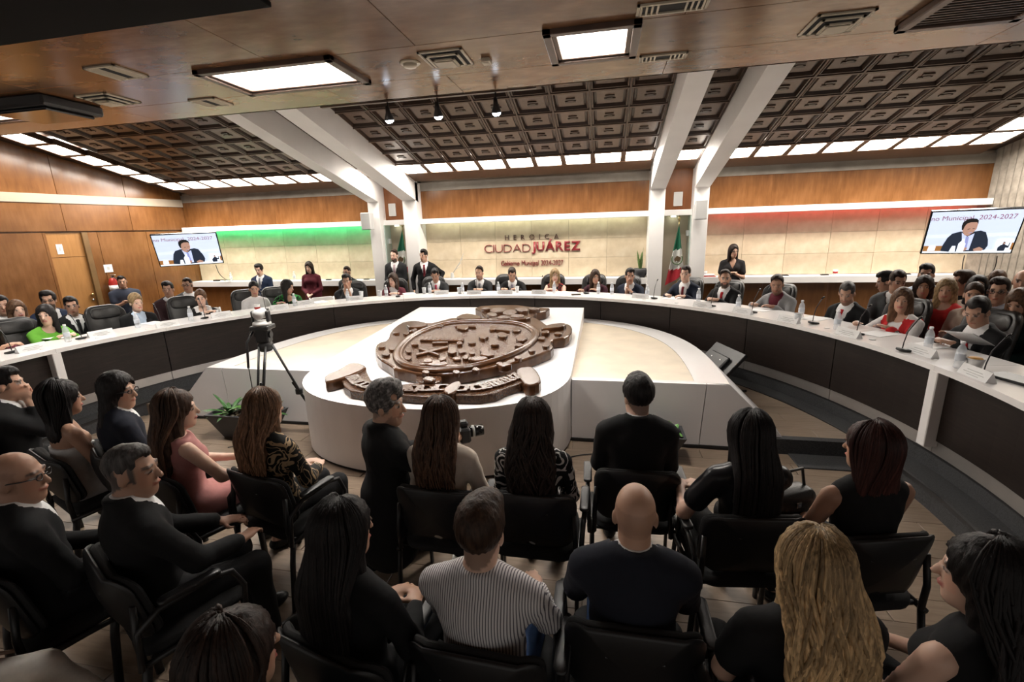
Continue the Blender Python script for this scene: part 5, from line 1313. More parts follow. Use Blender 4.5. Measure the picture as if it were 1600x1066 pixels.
        if tie:
            def tclip(X, Y, Z):
                x, y, z = uc(X, Y, Z); ww = np.where(z > .425, .024, .021+.09*np.maximum(.40-z, 0)*.5); return np.maximum(np.maximum(np.abs(x)-ww, .03-y), np.maximum(z-.455, .16-z))*s
            tx, ty_, tz = tr(0, 0, .3); garment('tie', tie, [grow(p, .012*s) for p in T], .03, .014, tclip, 0, [(0, tx-.06, tx+.06, .0075)], [(capsule(tr(0, .055, .462), tr(0, .075, .435), .024*s, .016*s), .008, 'u')])
    elif top:
        bl2 = [grow(p, .008*s) for p in T]+ap
        if top in ('dress', 'top') and sit == 'stand': bl2.append(ecap(P0+np.array([0, 0, .04]), P0+np.array([0, 0, -.06*s]), .165*s*w, .17*s*w, .8, np.eye(3)))
        def clip(X, Y, Z):
            x, y, z = uc(X, Y, Z)
            if neck == 'scoop': c = -(np.sqrt((x/.085)**2+((y-.07)/.10)**2+((z-.475)/.07)**2)-1)*.07
            elif neck == 'strapless': c = z-.285-.25*np.abs(y)*0
            elif neck == 'lowback': c = np.maximum(-(np.sqrt((x/.10)**2+((y+.10)/.14)**2+((z-.40)/.24)**2)-1)*.09, z-.46)
            elif neck == 'v': c = -np.maximum(np.abs(x)-(z-.30)*.42, .01-y)
            else: c = z-.50
            return np.maximum(c, z-.495)*s
        colp = []
        if top == 'shirt': colp = [(capsule(tr(0, -.014, .445), tr(0, -.022, .505), (nr+.018)*s, (nr+.012)*s), .008, 'u')]
        garment({'dress': 'dress', 'shirt': 'shirt', 'top': 'blouse', 'polo': 'polo_shirt'}.get(top, 'blouse'), topc, bl2, .03, cs, clip if top != 'shirt' else (lambda X, Y, Z: (uc(X, Y, Z)[2]-.512)*s), .0024, (), colp)
    # --- hair
    if hair != 'bald':
        th = {'short': .011, 'buzz': .002, 'receding': .009, 'thick': .020, 'curly': .026, 'bob': .020, 'long': .017, 'tied': .010, 'pixie': .022}.get(hair, .014)
        cap_ = [(hp_((0, -.016, .048+th*.3) if hair not in ('long', 'bob') else (0, -.014, .038+th*.25), (.0765+th*(.55 if hair != 'thick' else .85), .099+th*.8, .096+th*(1.1 if hair != 'thick' else .7)) if hair not in ('long', 'bob') else (.078+th, .100+th, .101+th)), 0, 'u')]
        lng = hair in ('long', 'bob')
        lowz = {'short': -.085, 'buzz': -.08, 'receding': -.08, 'thick': -.095, 'curly': -.09, 'tied': -.09, 'pixie': -.10}.get(hair, -.08)
        Rz_ = rot(0, 0, hyaw+tyaw); hw_ = lambda xx, yy, zz: Hc+Rz_@np.array([xx, yy, zz])*hs
        ex = []
        if lng:
            L = hlen; bk_ = -.085-.35*max(lean, 0)*0
            yb = min(-.085, (tr(0, -.098, .30)-Hc)[1]-.012) if L > .30 else -.075
            def hb_(xx, yy, zz): return np.array([Hc[0]+xx*.9, Hc[1]+yy, Hc[2]+zz])
            wdt = .074 if hair == 'long' else .085
            ex = [(ecap(hw_(0, -.045, -.02), hb_(0, yb*.8, -min(L, .26)), (wdt+.012)*s, (wdt+.022)*s, .62, Rz_), .03, 'u')]
            if L > .26: ex.append((ecap(hb_(0, yb*.8, -.24), hb_(0, yb, -L*.94), (wdt+.020)*s, (wdt-.022)*s, .36, np.eye(3)), .03, 'u'))
            for sx in (-1, 1): ex.append((capsule(hw_(sx*.068, -.005, .02), hw_(sx*.085, -.02, -min(L, .24)), .030*s, .026*s), .03, 'u'))
        if hair == 'tied': ex = [(ell(hd(0, -.125, .01), np.array([.038, .04, .045])*hs), .01, 'u'), (capsule(hd(0, -.12, 0), hd(0, -.13, -.12), .03*hs, .018*hs), .02, 'u')]
        fc = {'receding': (0, .10, .005, .084, .115, .125), 'curly': (0, .135, -.035, .082, .10, .105)}.get(hair, (0, .122, -.018, .082, .10, .112))
        if lng: fc = (0, .135, -.035, .068, .10, .126)
        sub = [(ell(hd(fc[0], fc[1], fc[2]), np.array(fc[3:])*hs, RH), .008, 's')]
        if not lng: sub += [(ell(hd(0, .150, -.03), np.array([.15, .112, .105])*hs, RH), .006, 's')]
        if not lng and male: sub += [(ell(hd(sx*.050, .085, .078), np.array([.030, .040, .030])*hs, RH), .012, 's') for sx in (-1, 1)]; cap_.append((hp_((.022 if (label and len(label) % 2) else -.022, .035, .105+th*.6), (.055, .060, (.042 if hair != 'thick' else .034)+th*.4)), .03, 'u'))
        if lng: sub += [(ell(hd(0, .12, -.19), np.array([.06, .13, .14])*hs, Rz_), .01, 's')]
        hst = .0100 if near else .0130
        pr_ = cap_+ex; lo = np.min([bbox(p[0])[0] for p in pr_], 0)-.04; hi = np.max([bbox(p[0])[1] for p in pr_], 0)+.04
        ax = [lines(lo[i], hi[i], hst) for i in range(3)]; d = field(pr_+sub, *ax, .02, .06)
        X, Y, Z = ax[0][:, None, None], ax[1][None, :, None], ax[2][None, None, :]
        xx, yy, zz = X-Hc[0], Y-Hc[1], Z-Hc[2]
        if hair == 'curly' or wave >= 2: d = d+.007*(np.sin(75*X+3*np.sin(30*Z))*np.sin(80*Y+2)*np.sin(70*Z+1+2*np.sin(25*X))).astype(np.float32)
        else:
            tht = np.arctan2(xx, -yy+.0*zz); d = d+(.0032 if lng else (.0030 if near else .0018))*np.sin(tht*26+wave*3.0*np.sin(zz*22+tht*2)+2*np.sin(zz*9)).astype(np.float32)
        if not lng:
            qx, qy, qz = [(RH[0, i]*xx+RH[1, i]*yy+RH[2, i]*zz)/hs for i in range(3)]
            cut = lowz-qz-.5*np.maximum(qy-.0, 0)*0
            side = np.maximum(.012-np.maximum(qy+.03, 0)*0-qz-.06*0, -(qy+.015))   # bare around the ears
            zc_ = np.where(qy < -.10, lowz, np.where(qy < 0, lowz+(qy+.10)/.10*(-.015-lowz), -.015-.5*np.minimum(qy, .04))); d2 = (zc_-qz)*hs
            if hair == 'tied': pass
            d = np.where((qz > -.10) & (qy > -.11) | True, np.maximum(d, np.where(qy < -.118, -1, d2)) if hair == 'tied' else np.maximum(d, d2), d)
        V, F = nets(d.astype(np.float32), *ax)
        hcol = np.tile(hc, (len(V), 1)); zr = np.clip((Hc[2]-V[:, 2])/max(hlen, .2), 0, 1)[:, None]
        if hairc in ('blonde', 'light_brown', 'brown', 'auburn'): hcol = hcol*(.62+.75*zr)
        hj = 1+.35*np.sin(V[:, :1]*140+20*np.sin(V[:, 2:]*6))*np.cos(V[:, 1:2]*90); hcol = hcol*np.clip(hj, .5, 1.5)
        if hair == 'curly' and hairc == 'grey': hcol = hcol*(.35+1.3*RNG.rand(len(V), 1)**2)
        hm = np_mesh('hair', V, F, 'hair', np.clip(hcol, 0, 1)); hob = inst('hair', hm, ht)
        if strands:        # separate locks over the hair mass
            lm = MB(); cl = []; rnd = np.random.RandomState(int(abs(Hc[2]*1e4+H.x*1e3)) % 2**31)
            for i in range(strands):
                th_ = rnd.uniform(-1.9, 1.9); r0 = .078+th*.8; ph0 = rnd.uniform(.05, .5); L = hlen*rnd.uniform(.8, 1.06); pts = []; amp = wave*.011*rnd.uniform(.6, 1.4); fr_ = rnd.uniform(14, 20); p0 = rnd.uniform(0, 6)
                nseg = 14
                for j in range(nseg+1):
                    t = j/nseg; dist = t*(L+.16)
                    ph = ph0+dist/.115
                    if ph < 1.75:
                        p = Hc+Rz_@(np.array([math.sin(th_)*math.sin(ph)*(r0+.003), -math.cos(th_)*math.sin(ph)*(r0+.024)-.014, .038+math.cos(ph)*(r0+.025)])*hs/.9); last = p; lastd = dist
                    else:
                        k = dist-lastd; tgt = np.array([Hc[0]+math.sin(th_)*(.088+.012*min(1, k/.2)), Hc[1]+(yb-.010-.018*math.cos(th_)), last[2]-k]); m_ = min(1, k/.22); m_ = m_*m_*(3-2*m_)
                        p = np.array([last[0]*(1-m_)+tgt[0]*m_, last[1]*(1-m_)+tgt[1]*m_, last[2]-k]); wv = amp*min(1, k/.08)
                        p = p+np.array([math.sin(fr_*k+p0)*wv, -abs(math.cos(fr_*k+p0))*wv*.8, 0])
                    pts.append(p)
                rr = rnd.uniform(.008, .013)*s; n0 = len(lm.v)
                lm.ring(pts, [rr*(.5+.6*math.sin(PI*min(1, .15+.8*q/nseg)))*(1 if q < nseg else .2) for q in range(nseg+1)], 5, flat=(1, .6))
                cf = hc*rnd.uniform(.55, 1.55)
                for q in range(len(lm.v)-n0):
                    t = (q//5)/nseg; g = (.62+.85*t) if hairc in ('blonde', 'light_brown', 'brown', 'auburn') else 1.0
                    cl.append(np.clip(cf*g, 0, 1))
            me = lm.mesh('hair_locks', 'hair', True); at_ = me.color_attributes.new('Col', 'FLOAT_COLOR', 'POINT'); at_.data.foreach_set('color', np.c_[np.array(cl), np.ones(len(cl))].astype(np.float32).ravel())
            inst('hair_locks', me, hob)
    if glasses:
        g = MB()
        for sx in (-1, 1):
            g.ring([tuple(hd(sx*.034+.021*math.cos(a), .108-.006*abs(math.cos(a)), .010+.016*math.sin(a))) for a in np.linspace(0, 2*PI, 12, endpoint=False)], .0028*hs, 5, closed=True)
            g.ring([tuple(hd(sx*.056, .102, .014)), tuple(hd(sx*.08, .06, .014)), tuple(hd(sx*.083, -.01, .010))], .0028*hs, 5)
        g.ring([tuple(hd(-.013, .110, .014)), tuple(hd(.013, .110, .014))], .0028*hs, 5); g.build('glasses', 'black_plastic', ht, True)
    CNT[0] += 1
    ht['_pel'] = tuple(pel); return ht
# ---- cloth colours
for n_, c_ in dict(suit_black=(.009, .009, .010), suit_char=(.022, .023, .025), suit_grey=(.075, .078, .082), suit_light=(.25, .25, .255), suit_navy=(.014, .019, .036), suit_blue=(.018, .028, .062), suit_midnight=(.013, .015, .024), suit_maroon=(.030, .012, .014),
        shirt_white=(.72, .72, .72), shirt_blue=(.45, .56, .70), shirt_grey=(.42, .43, .46), shirt_dkred=(.10, .012, .022), shirt_pale=(.50, .58, .68),
        tie_red=(.36, .015, .02), tie_dkred=(.14, .012, .02), tie_grey=(.20, .21, .24), tie_lilac=(.35, .33, .42), tie_black=(.012, .012, .013), tie_stripe=(.45, .33, .36), tie_pink=(.45, .05, .10),
        green_blouse=(.10, .30, .03), black_knit=(.010, .010, .011), white_blouse=(.74, .73, .73), burgundy=(.085, .012, .020), maroon_top=(.045, .010, .018), red_vest=(.48, .02, .022), red_top=(.55, .03, .03), cream_jacket=(.60, .52, .44), pink_dress=(.42, .19, .18), polo_navy=(.035, .042, .065), dark_green=(.006, .022, .020), lace_black=(.014, .012, .013), lilac_top=(.45, .42, .52), beige_top=(.40, .33, .27), jeans=(.03, .06, .14), white_trousers=(.80, .76, .70), grey_trousers=(.075, .075, .08), mic_red=(.22, .01, .012)).items(): cloth(n_, c_)
cloth('shoe_black', (.01, .01, .01), .35); cloth('shoe_white', (.66, .64, .60), .5); cloth('satin_black', (.010, .010, .012), .32); cloth('shoe_brown', (.08, .035, .02), .4)
cloth_pattern('stripe_shirt', 'stripe', (.70, .68, .68), (.14, .13, .15)); cloth_pattern('zebra_top', 'zebra', (.60, .58, .56), (.008, .008, .009)); cloth_pattern('paisley_top', 'paisley', (.40, .28, .16), (.010, .009, .008))
cloth_pattern('floral_top', 'floral', (.42, .03, .03), (.02, .02, .015)); cloth_pattern('green_black_top', 'zebra2', (.03, .30, .05), (.008, .010, .008))

def face_c(P): d = CEN-P; return math.atan2(-d.x, d.y)
# ---- councillors round the table: (head pixel, radius from the table centre, ...)
GC = 'councillors seated round the table'
def councillor(x, y, lab, R=5.12, turn=0, chair=True, cdx=0.0, clab=None, **kw):
    Hd = pr(x, y, R); rz = face_c(Hd)+turn
    kw.setdefault('hands', 'desk_in'); kw.setdefault('lean', .14)
    p = person(lab, Hd, rz, PLAT, group=GC, desk=ZT, **kw)
    if chair:
        pel = Vector(p['_pel']); r_ = (pel-CEN); r_.z = 0; u = r_.normalized(); t_ = Vector((-u.y, u.x, 0))
        c = CEN+u*max(r_.length+.10, 5.12)+t_*cdx*-1
        o = place_chair('council', (c.x, c.y, PLAT), face_c(c)+turn*.5, clab or ('high-backed black leather chair of the '+lab), 'black leather council chairs'); o.scale = (.92, .92, .80)
    return p
councillor(72, 493, 'woman in a bright green blouse with long dark hair', 5.10, male=False, top='top', topc='green_blouse', hair='long', hlen=.36, hairc='black', skin='light', hyaw=-.75, lean=.10, hands='desk_in', cdx=-.12, wave=1, clab='high-backed black leather chair behind the woman in green')
councillor(213, 474, 'smiling woman in black with a pale blue collar and short blonde hair', 5.15, male=False, top='suit', topc='suit_black', shirt='shirt_blue', hair='pixie', hairc='blonde', skin='light', hyaw=.05, hands='lap', cdx=-.22, clab='high-backed black leather chair beside the woman with short blonde hair')
councillor(314, 467, 'woman in black with a white round collar and short light brown hair', 5.12, male=False, top='top', topc='black_knit', neck='scoop', hair='pixie', hairc='light_brown', skin='light', hyaw=-.45, hands='desk_in', cdx=-.12, clab='high-backed black leather chair behind the woman with the white round collar')
councillor(397, 452, 'woman in a white blouse with dark tied hair', 5.14, male=False, top='top', topc='white_blouse', neck='round', hair='tied', hairc='black', skin='mid', hyaw=-.15, hpitch=.15, hands='lap', cdx=-.05, clab='high-backed black leather chair behind the woman in white')
councillor(449, 449, 'woman in black and green leaning forward over the table with dark hair', 5.0, male=False, top='top', topc='green_black_top', hair='long', hlen=.28, hairc='black', skin='tan', hyaw=.9, hpitch=.25, lean=.45, hands='desk_r', cdx=-.1, clab='high-backed black leather chair behind the woman in black and green')
councillor(542, 440, 'man in a dark suit with both hands at his mouth', 5.02, top='suit', topc='suit_char', hair='short', hairc='black', skin='tan', hyaw=-.3, hpitch=.1, lean=.2, hands='mouth', cdx=.15, clab='high-backed black leather chair left of the man with hands at his mouth')
councillor(614, 438, 'woman in a burgundy jacket with curly brown hair', 5.05, male=False, top='suit', topc='burgundy', shirt='white_blouse', hair='bob', hlen=.16, hairc='brown', wave=2, skin='light', hyaw=-.55, hands='desk_in', cdx=.05, clab='high-backed black leather chair behind the woman in burgundy')
councillor(680, 430, 'man in a dark suit and red tie looking down at his hands', 5.10, top='suit', topc='suit_char', tie='tie_pink', hair='short', hairc='black', skin='tan', hyaw=-.1, hpitch=.5, hands='desk_in', cdx=-.06, clab='high-backed black leather chair behind the man looking at his hands')
councillor(749, 427, 'bearded man in a dark grey suit with receding hair', 5.12, top='suit', topc='suit_char', tie='tie_grey', hair='receding', hairc='dark', skin='mid', beard='stubble', hyaw=-.2, hands='desk_in', chair=False)
councillor(800, 429, 'man in a black suit and lilac tie writing below the lettering', 5.08, top='suit', topc='suit_black', tie='tie_lilac', hair='short', hairc='dark', skin='mid', hyaw=.3, hpitch=.5, lean=.2, hands='desk', cdx=-.2, clab='high-backed black leather chair right of the writing man')
councillor(867, 431, 'blonde woman in a black and red patterned top', 5.10, male=False, top='top', topc='floral_top', sleeves='none', hair='long', hlen=.26, hairc='blonde', skin='light', hyaw=.35, hands='desk_in', wave=1, cdx=-.14, clab='high-backed black leather chair behind the blonde woman at the table')
councillor(930, 433, 'woman in a maroon top with long brown hair leaning on the table', 5.04, male=False, top='top', topc='maroon_top', hair='long', hlen=.30, hairc='brown', skin='mid', hyaw=.55, hpitch=.15, lean=.28, hands='desk_r', wave=1, cdx=-.18, clab='high-backed black leather chair behind the woman in maroon')
councillor(984, 432, 'man in a dark suit resting his cheek on his hand', 5.05, top='suit', topc='suit_navy', tie='tie_dkred', hair='short', hairc='black', skin='tan', hyaw=.55, lean=.2, hands='chin_r', cdx=-.2, clab='high-backed black leather chair below the snake plant')
councillor(1071, 429, 'man in a navy suit and dark red tie in front of the flag', 5.12, top='suit', topc='suit_navy', tie='tie_dkred', hair='short', hairc='dark', skin='light', hyaw=.25, hands='desk', cdx=-.12, clab='high-backed black leather chair in front of the right flag')
councillor(1133, 436, 'bald bearded man in a black suit and bright red tie', 5.10, top='suit', topc='suit_black', tie='tie_red', hair='receding', hairc='dark', skin='mid', beard='full', hyaw=.5, hands='desk_in', cdx=-.16, clab='high-backed black leather chair behind the bald bearded man')
councillor(1214, 445, 'man in a light grey suit looking down at papers', 5.08, top='suit', topc='suit_light', shirt='shirt_dkred', hair='receding', hairc='dark', skin='tan', hyaw=.45, hpitch=.35, lean=.2, hands='desk', cdx=-.25, beard='stubble', clab='high-backed black leather chair right of the man in light grey')
councillor(1323, 459, 'man in a black suit and red tie with greying hair looking down', 5.10, top='suit', topc='suit_black', tie='tie_red', hair='short', hairc='dkgrey', skin='mid', hyaw=.45, hpitch=.4, hands='lap', beard='stubble', chair=False)
councillor(1409, 470, 'woman in a red vest over a white blouse with wavy brown hair', 5.02, male=False, top='top', topc='white_blouse', hair='long', hlen=.28, hairc='light_brown', skin='mid', hyaw=.65, lean=.2, hands='desk_r', wave=1.2, cdx=-.30, clab='high-backed black leather chair right of the woman in the red vest')
councillor(1527, 488, 'man in a black suit and red tie reading papers by the right edge', 5.02, top='suit', topc='suit_black', tie='tie_red', hair='short', hairc='black', skin='tan', hyaw=.35, hpitch=.45, lean=.2, hands='desk_in', cdx=-.30, clab='high-backed black leather chair at the right edge of the picture')
councillor(-16, 520, 'person in dark red at the left edge by a microphone', 5.12, male=False, top='top', topc='burgundy', hair='long', hlen=.3, hairc='dark', skin='mid', hyaw=-.3, clab='high-backed dark chair at the left edge of the picture')
# the red vest worn over the white blouse, the white round collar and the trouser details are parts of their wearers
def find(lbl):
    for o in bpy.data.objects:
        if o.get('label') == lbl: return o
def overlay(o, name, srcname, mat, zlo, zhi, xlim, g):
    """a second layer over part of a garment: its faces inside a box, pushed out along the normals"""
    src = [c for c in o.children if c.name.split('.')[0] == srcname][0].data; n = len(src.vertices)
    V = np.zeros(n*3, np.float32); src.vertices.foreach_get('co', V); V = V.reshape(-1, 3); Nn = np.zeros(n*3, np.float32); src.vertices.foreach_get('normal', Nn); Nn = Nn.reshape(-1, 3)
    F = np.array([list(p.vertices) for p in src.polygons]); z = V[:, 2]; ok = (z > zlo) & (z < zhi) & (np.abs(V[:, 0]) < xlim)
    if name == 'vest': ok &= ~((np.abs(V[:, 0]) < .05) & (V[:, 1] > 0) & (z > zhi-.16))
    F = F[ok[F].all(1)]; inst(name, np_mesh(name, V+Nn*g, F, mat), o)
o = find('woman in a red vest over a white blouse with wavy brown hair'); zp_ = o['_pel'][2]-PLAT; overlay(o, 'vest', 'blouse', 'red_vest', zp_-.1, zp_+.44, .165, .012)
o = find('woman in black with a white round collar and short light brown hair'); zp_ = o['_pel'][2]-PLAT; overlay(o, 'collar', 'blouse', 'white_blouse', zp_+.40, zp_+.60, .12, .012)

# ---- people standing along the back wall
GS = 'people standing along the back wall'
def stander(x, y, Y, rz, lab, **kw): return person(lab, py(x, y, Y), rz, PLAT, 'stand', group=GS, **kw)
stander(405, 422, 9.38, PI+.25, 'young man in a blue suit leaning by the green lit ledge', topc='suit_blue', botc='suit_navy', tie='tie_grey', hair='thick', hairc='black', skin='light', hands='front', hyaw=.0, hpitch=.2)
stander(483, 418, 9.38, PI+.2, 'woman in a burgundy dress standing by the green lit ledge', male=False, top='dress', topc='burgundy', bottom='dress', botc='burgundy', neck='round', hair='long', hlen=.20, hairc='dark', skin='light', hands='front', hpitch=.15)
stander(616, 400, 9.42, PI+.15, 'bearded man in a dark suit and patterned tie in front of the left flag', topc='suit_char', botc='suit_char', tie='tie_stripe', hair='receding', hairc='brown', skin='light', beard='full', hands='front', hyaw=-.2)
stander(662, 400, 9.36, PI+.25, 'man in a black suit and dark red tie beside the left columns', topc='suit_black', botc='suit_black', tie='tie_dkred', hair='short', hairc='black', skin='mid', hands=[(-.30, .02, .05), (.26, .04, -.10)], hyaw=-.5)
stander(1146, 393, 9.40, PI-.15, 'woman in a black lace dress with glasses standing by the red lit ledge', male=False, top='dress', topc='lace_black', bottom='dress', botc='lace_black', sleeves='short', neck='v', hair='long', hlen=.22, hairc='dark', skin='mid', hands='chest', hyaw=.35, glasses=True)
stander(542, 426, 9.15, PI, 'man with glasses in a grey suit standing behind the leather chairs', topc='suit_char', botc='suit_char', hair='buzz', hairc='dark', skin='tan', glasses=True, hands='side')
u, z = pl_(191, 440); gp = LC+LD*u+LNn*.62; gd = (gp-ORG); hx = ORG+ray(191, 441)*((gd.length)/ray(191, 441).length)
t_ = (LC+LNn*.55-ORG).dot(LNn)/ray(191, 441).dot(LNn); hx = ORG+ray(191, 441)*t_
person('guard in a dark navy polo shirt standing at the left wall', hx, PI/2*-1-.6, PLAT, 'stand', top='polo', topc='polo_navy', neck='round', sleeves='short', botc='suit_black', hair='buzz', hairc='black', skin='tan', hands='chest', bw=1.12, hyaw=-.1)

# ---- visitors seated behind the councillors
GV = 'visitors seated behind the councillors'
def visitor(x, y, R, lab, turn=0, chair=None, **kw):
    Hd = pr(x, y, R); rz = face_c(Hd)+turn; kw.setdefault('hands', 'lap')
    p = person(lab, Hd, rz, PLAT, group=GV, **kw); pel = Vector(p['_pel'])
    c = place_chair('fold', (pel.x-math.sin(rz)*.08, pel.y+math.cos(rz)*.08, PLAT), rz, 'white folding chair under '+(('the '+lab) if len(lab.split()) < 12 else 'the '+' '.join(lab.split()[:11])), 'white folding chairs')
    c.scale = (1, 1, max(.55, min(1.05, (pel.z-.09-PLAT)/.45))); return p
visitor(3, 478, 6.35, 'dark-haired man in blue at the far left', topc='suit_blue', shirt='shirt_white', hair='short', hairc='black', skin='tan', hyaw=-.3)
visitor(27, 485, 5.85, 'woman with wavy light brown hair at the far left behind the table', male=False, top='top', topc='white_blouse', hair='long', hlen=.22, hairc='light_brown', skin='light', hyaw=-.1)
visitor(76, 470, 6.3, 'bearded man with glasses and long hair in a blue jacket', topc='suit_blue', tie=None, hair='thick', hairc='black', skin='mid', beard='full', glasses=True, hyaw=-.5)
visitor(112, 479, 5.9, 'man in a black suit and black tie seated by the wooden door', topc='suit_black', tie='tie_black', hair='short', hairc='black', skin='tan', hyaw=-.35)
visitor(263, 453, 6.1, 'man in a dark maroon suit with his hands in his lap', topc='suit_maroon', shirt='shirt_grey', tie='tie_grey', hair='short', hairc='black', skin='tan', hyaw=-.5)
visitor(293, 446, 6.5, 'man with glasses in a grey suit seated under the left television', topc='suit_grey', hair='buzz', hairc='dark', skin='tan', glasses=True, hyaw=-.6)
visitor(1385, 441, 6.0, 'man in a grey suit in profile, leftmost of the visitors at right', topc='suit_grey', botc='grey_trousers', hair='short', hairc='black', skin='tan', hyaw=-.4, hpitch=.3, turn=-.5)
visitor(1402, 441, 5.75, 'man in a dark grey suit seen from the side beside the grey suited visitor', topc='suit_grey', botc='grey_trousers', hair='short', hairc='dark', skin='tan', hyaw=.5, hpitch=.2, turn=.5)
visitor(1447, 430, 6.45, 'man in a pale blue shirt under the right television', top='shirt', topc='shirt_pale', hair='short', hairc='black', skin='tan', beard='stubble', hyaw=.4)
visitor(1443, 449, 5.85, 'woman with dark curly hair in a lilac top', male=False, top='top', topc='lilac_top', hair='long', hlen=.22, hairc='dark', wave=2, skin='tan', hyaw=.6)
visitor(1478, 454, 5.80, 'blonde woman in a red top among the visitors', male=False, top='top', topc='red_top', hair='long', hlen=.24, hairc='blonde', skin='mid', hyaw=.55)
visitor(1503, 442, 6.35, 'person with short brown hair behind the blonde visitor', top='top', topc='suit_black', neck='round', hair='thick', hairc='brown', skin='tan', hyaw=-.6)
visitor(1527, 449, 6.25, 'woman with straight dark hair looking up at the television', male=False, top='top', topc='beige_top', hair='long', hlen=.2, hairc='black', skin='light', hyaw=.7, hpitch=-.2)
visitor(1521, 462, 5.70, 'woman with tied brown hair in a pale top resting her chin', male=False, top='top', topc='beige_top', hair='tied', hairc='brown', skin='mid', hyaw=.6, hands='chest')
visitor(1560, 456, 5.80, 'man with glasses in a navy suit by the right edge', topc='suit_navy', shirt='shirt_pale', hair='short', hairc='dark', skin='mid', glasses=True, hyaw=.5)
visitor(1556, 443, 6.55, 'woman with light brown hair half hidden behind the man with glasses', male=False, top='top', topc='beige_top', hair='pixie', hairc='light_brown', skin='mid', hyaw=.4)
visitor(1598, 441, 6.5, 'bald man in a navy suit at the right edge', topc='suit_navy', shirt='shirt_blue', tie='tie_dkred', hair='bald', skin='mid', hyaw=.5)
visitor(1592, 473, 5.70, 'person with light hair looking down at the right edge', male=False, top='top', topc='dark_green', hair='long', hlen=.2, hairc='light_brown', skin='mid', hyaw=.3, hpitch=.5)
for x, y, R, lb in ((160, 492, 6.05, 'empty white folding chair left of the short blonde woman'), (243, 480, 6.0, 'empty white folding chair right of the short blonde woman'), (325, 470, 6.0, 'empty white folding chair behind the woman with the white round collar'), (505, 462, 5.85, 'empty white folding chair behind the table below the woman in burgundy')):
    p = pr(x, y, R); place_chair('fold', (p.x, p.y, PLAT), face_c(p), lb, 'white folding chairs')

# ---- the audience, seen from behind
GA = 'audience seated in front of the dais'
def audience(x, y, lab, rz=0, z=1.15, arms=False, clab=None, chair=True, **kw):
    Hd = pz(x, y, z); kw.setdefault('res', 'near'); kw.setdefault('hands', 'lap'); kw.setdefault('lean', .04); kw.setdefault('s', .95); kw['bw'] = kw.get('bw', 1.0)*.96
    p = person(lab, Hd, math.radians(rz), 0.0, group=GA, **kw); pel = Vector(p['_pel']); r = math.radians(rz)
    if chair: place_chair('arm' if arms else 'visitor', (pel.x-math.sin(r)*.09, pel.y+math.cos(r)*.09, 0), r, clab or 'black visitor chair of the '+lab, 'black audience chairs')
    return p
audience(10, 602, 'man in a black suit with clasped hands at his face at the left edge', -48, hair='short', hairc='black', skin='mid', hands='mouth', clab='black visitor chair at the left edge in the front row')
audience(99, 624, 'woman with a black bob in a white strapless dress', -20, male=False, top='dress', topc='white_blouse', neck='strapless', sleeves='none', bottom='dress', botc='white_blouse', hair='bob', hlen=.21, hairc='black', skin='tan', hyaw=-.15, strands=60, clab='black visitor chair of the woman in the white strapless dress')
audience(185, 612, 'man with long black hair and glasses in a dark suit', -30, z=1.18, topc='suit_midnight', hair='bob', hlen=.20, hairc='black', skin='mid', glasses=True, hyaw=-.75, clab='black visitor chair of the long-haired man with glasses')
audience(279, 642, 'woman in a pink low-backed dress with long brown hair', -28, male=False, top='dress', topc='pink_dress', neck='lowback', sleeves='none', bottom='dress', botc='pink_dress', hair='long', hlen=.42, hairc='brown', skin='light', hyaw=-.35, strands=80, hands='knee', clab='black visitor chair of the woman in pink')
audience(417, 640, 'woman in a black and gold patterned blouse with wavy brown hair', -14, z=1.16, male=False, top='top', topc='paisley_top', neck='round', hair='long', hlen=.40, hairc='light_brown', wave=1.3, skin='light', strands=110, arms=True, bw=1.15, clab='black armchair of the woman in the patterned blouse')
audience(690, 656, 'woman in a cream jacket with long wavy brown hair', -2, male=False, top='top', topc='cream_jacket', neck='round', hair='long', hlen=.35, hairc='brown', wave=1.2, skin='light', strands=110, clab='black visitor chair of the woman in the cream jacket', bw=1.05)
audience(833, 660, 'woman in a black and white zebra top with long curly hair', 0, male=False, top='top', topc='zebra_top', neck='round', hair='long', hlen=.40, hairc='dark', wave=2, skin='mid', strands=120, clab='black armchair of the woman in the zebra top', arms=True, bw=1.08)
audience(996, 621, 'man with thick black hair in a black suit', 2, z=1.20, topc='suit_black', hair='thick', hairc='black', skin='light', hyaw=.35, arms=True, bw=1.05, clab='black armchair of the man with thick black hair')
audience(1170, 682, 'woman in a black satin top with long straight black hair', 8, male=False, top='top', topc='satin_black', neck='round', sleeves='short', hair='long', hlen=.48, hairc='black', skin='light', strands=110, arms=True, hands=[(-.24, .30, .16), (-.10, .32, .16)], clab='black armchair of the woman in black satin')
audience(1357, 702, 'woman in a sleeveless black top with dark auburn hair', 14, male=False, top='top', topc='black_knit', neck='round', sleeves='none', hair='long', hlen=.27, hairc='auburn', skin='tan', hyaw=.35, strands=100, bw=1.15, clab='black visitor chair of the woman with dark auburn hair')
audience(28, 748, 'bald man with glasses in a black suit at the left', -24, hair='bald', skin='tan', glasses=True, hyaw=-.65, clab='black visitor chair of the bald man with glasses', bw=1.08)
audience(207, 738, 'man with cropped grey hair in a black suit facing right', -26, z=1.17, hair='buzz', hairc='dkgrey', skin='tan', hyaw=-.65, bw=1.06, hands='knee', arms=True, clab='black armchair of the man with cropped grey hair')
audience(541, 832, 'woman in a black jacket with very long black hair', -14, male=False, top='top', topc='suit_black', neck='round', hair='long', hlen=.46, hairc='black', skin='mid', hyaw=-.2, strands=120, clab='black visitor chair of the woman with very long black hair', bw=1.1)
audience(752, 832, 'man in a grey striped shirt with brown hair', -2, top='shirt', topc='stripe_shirt', hair='thick', hairc='brown', skin='light', botc='jeans', bw=1.03, hands='knee', arms=True, clab='black armchair of the man in the striped shirt')
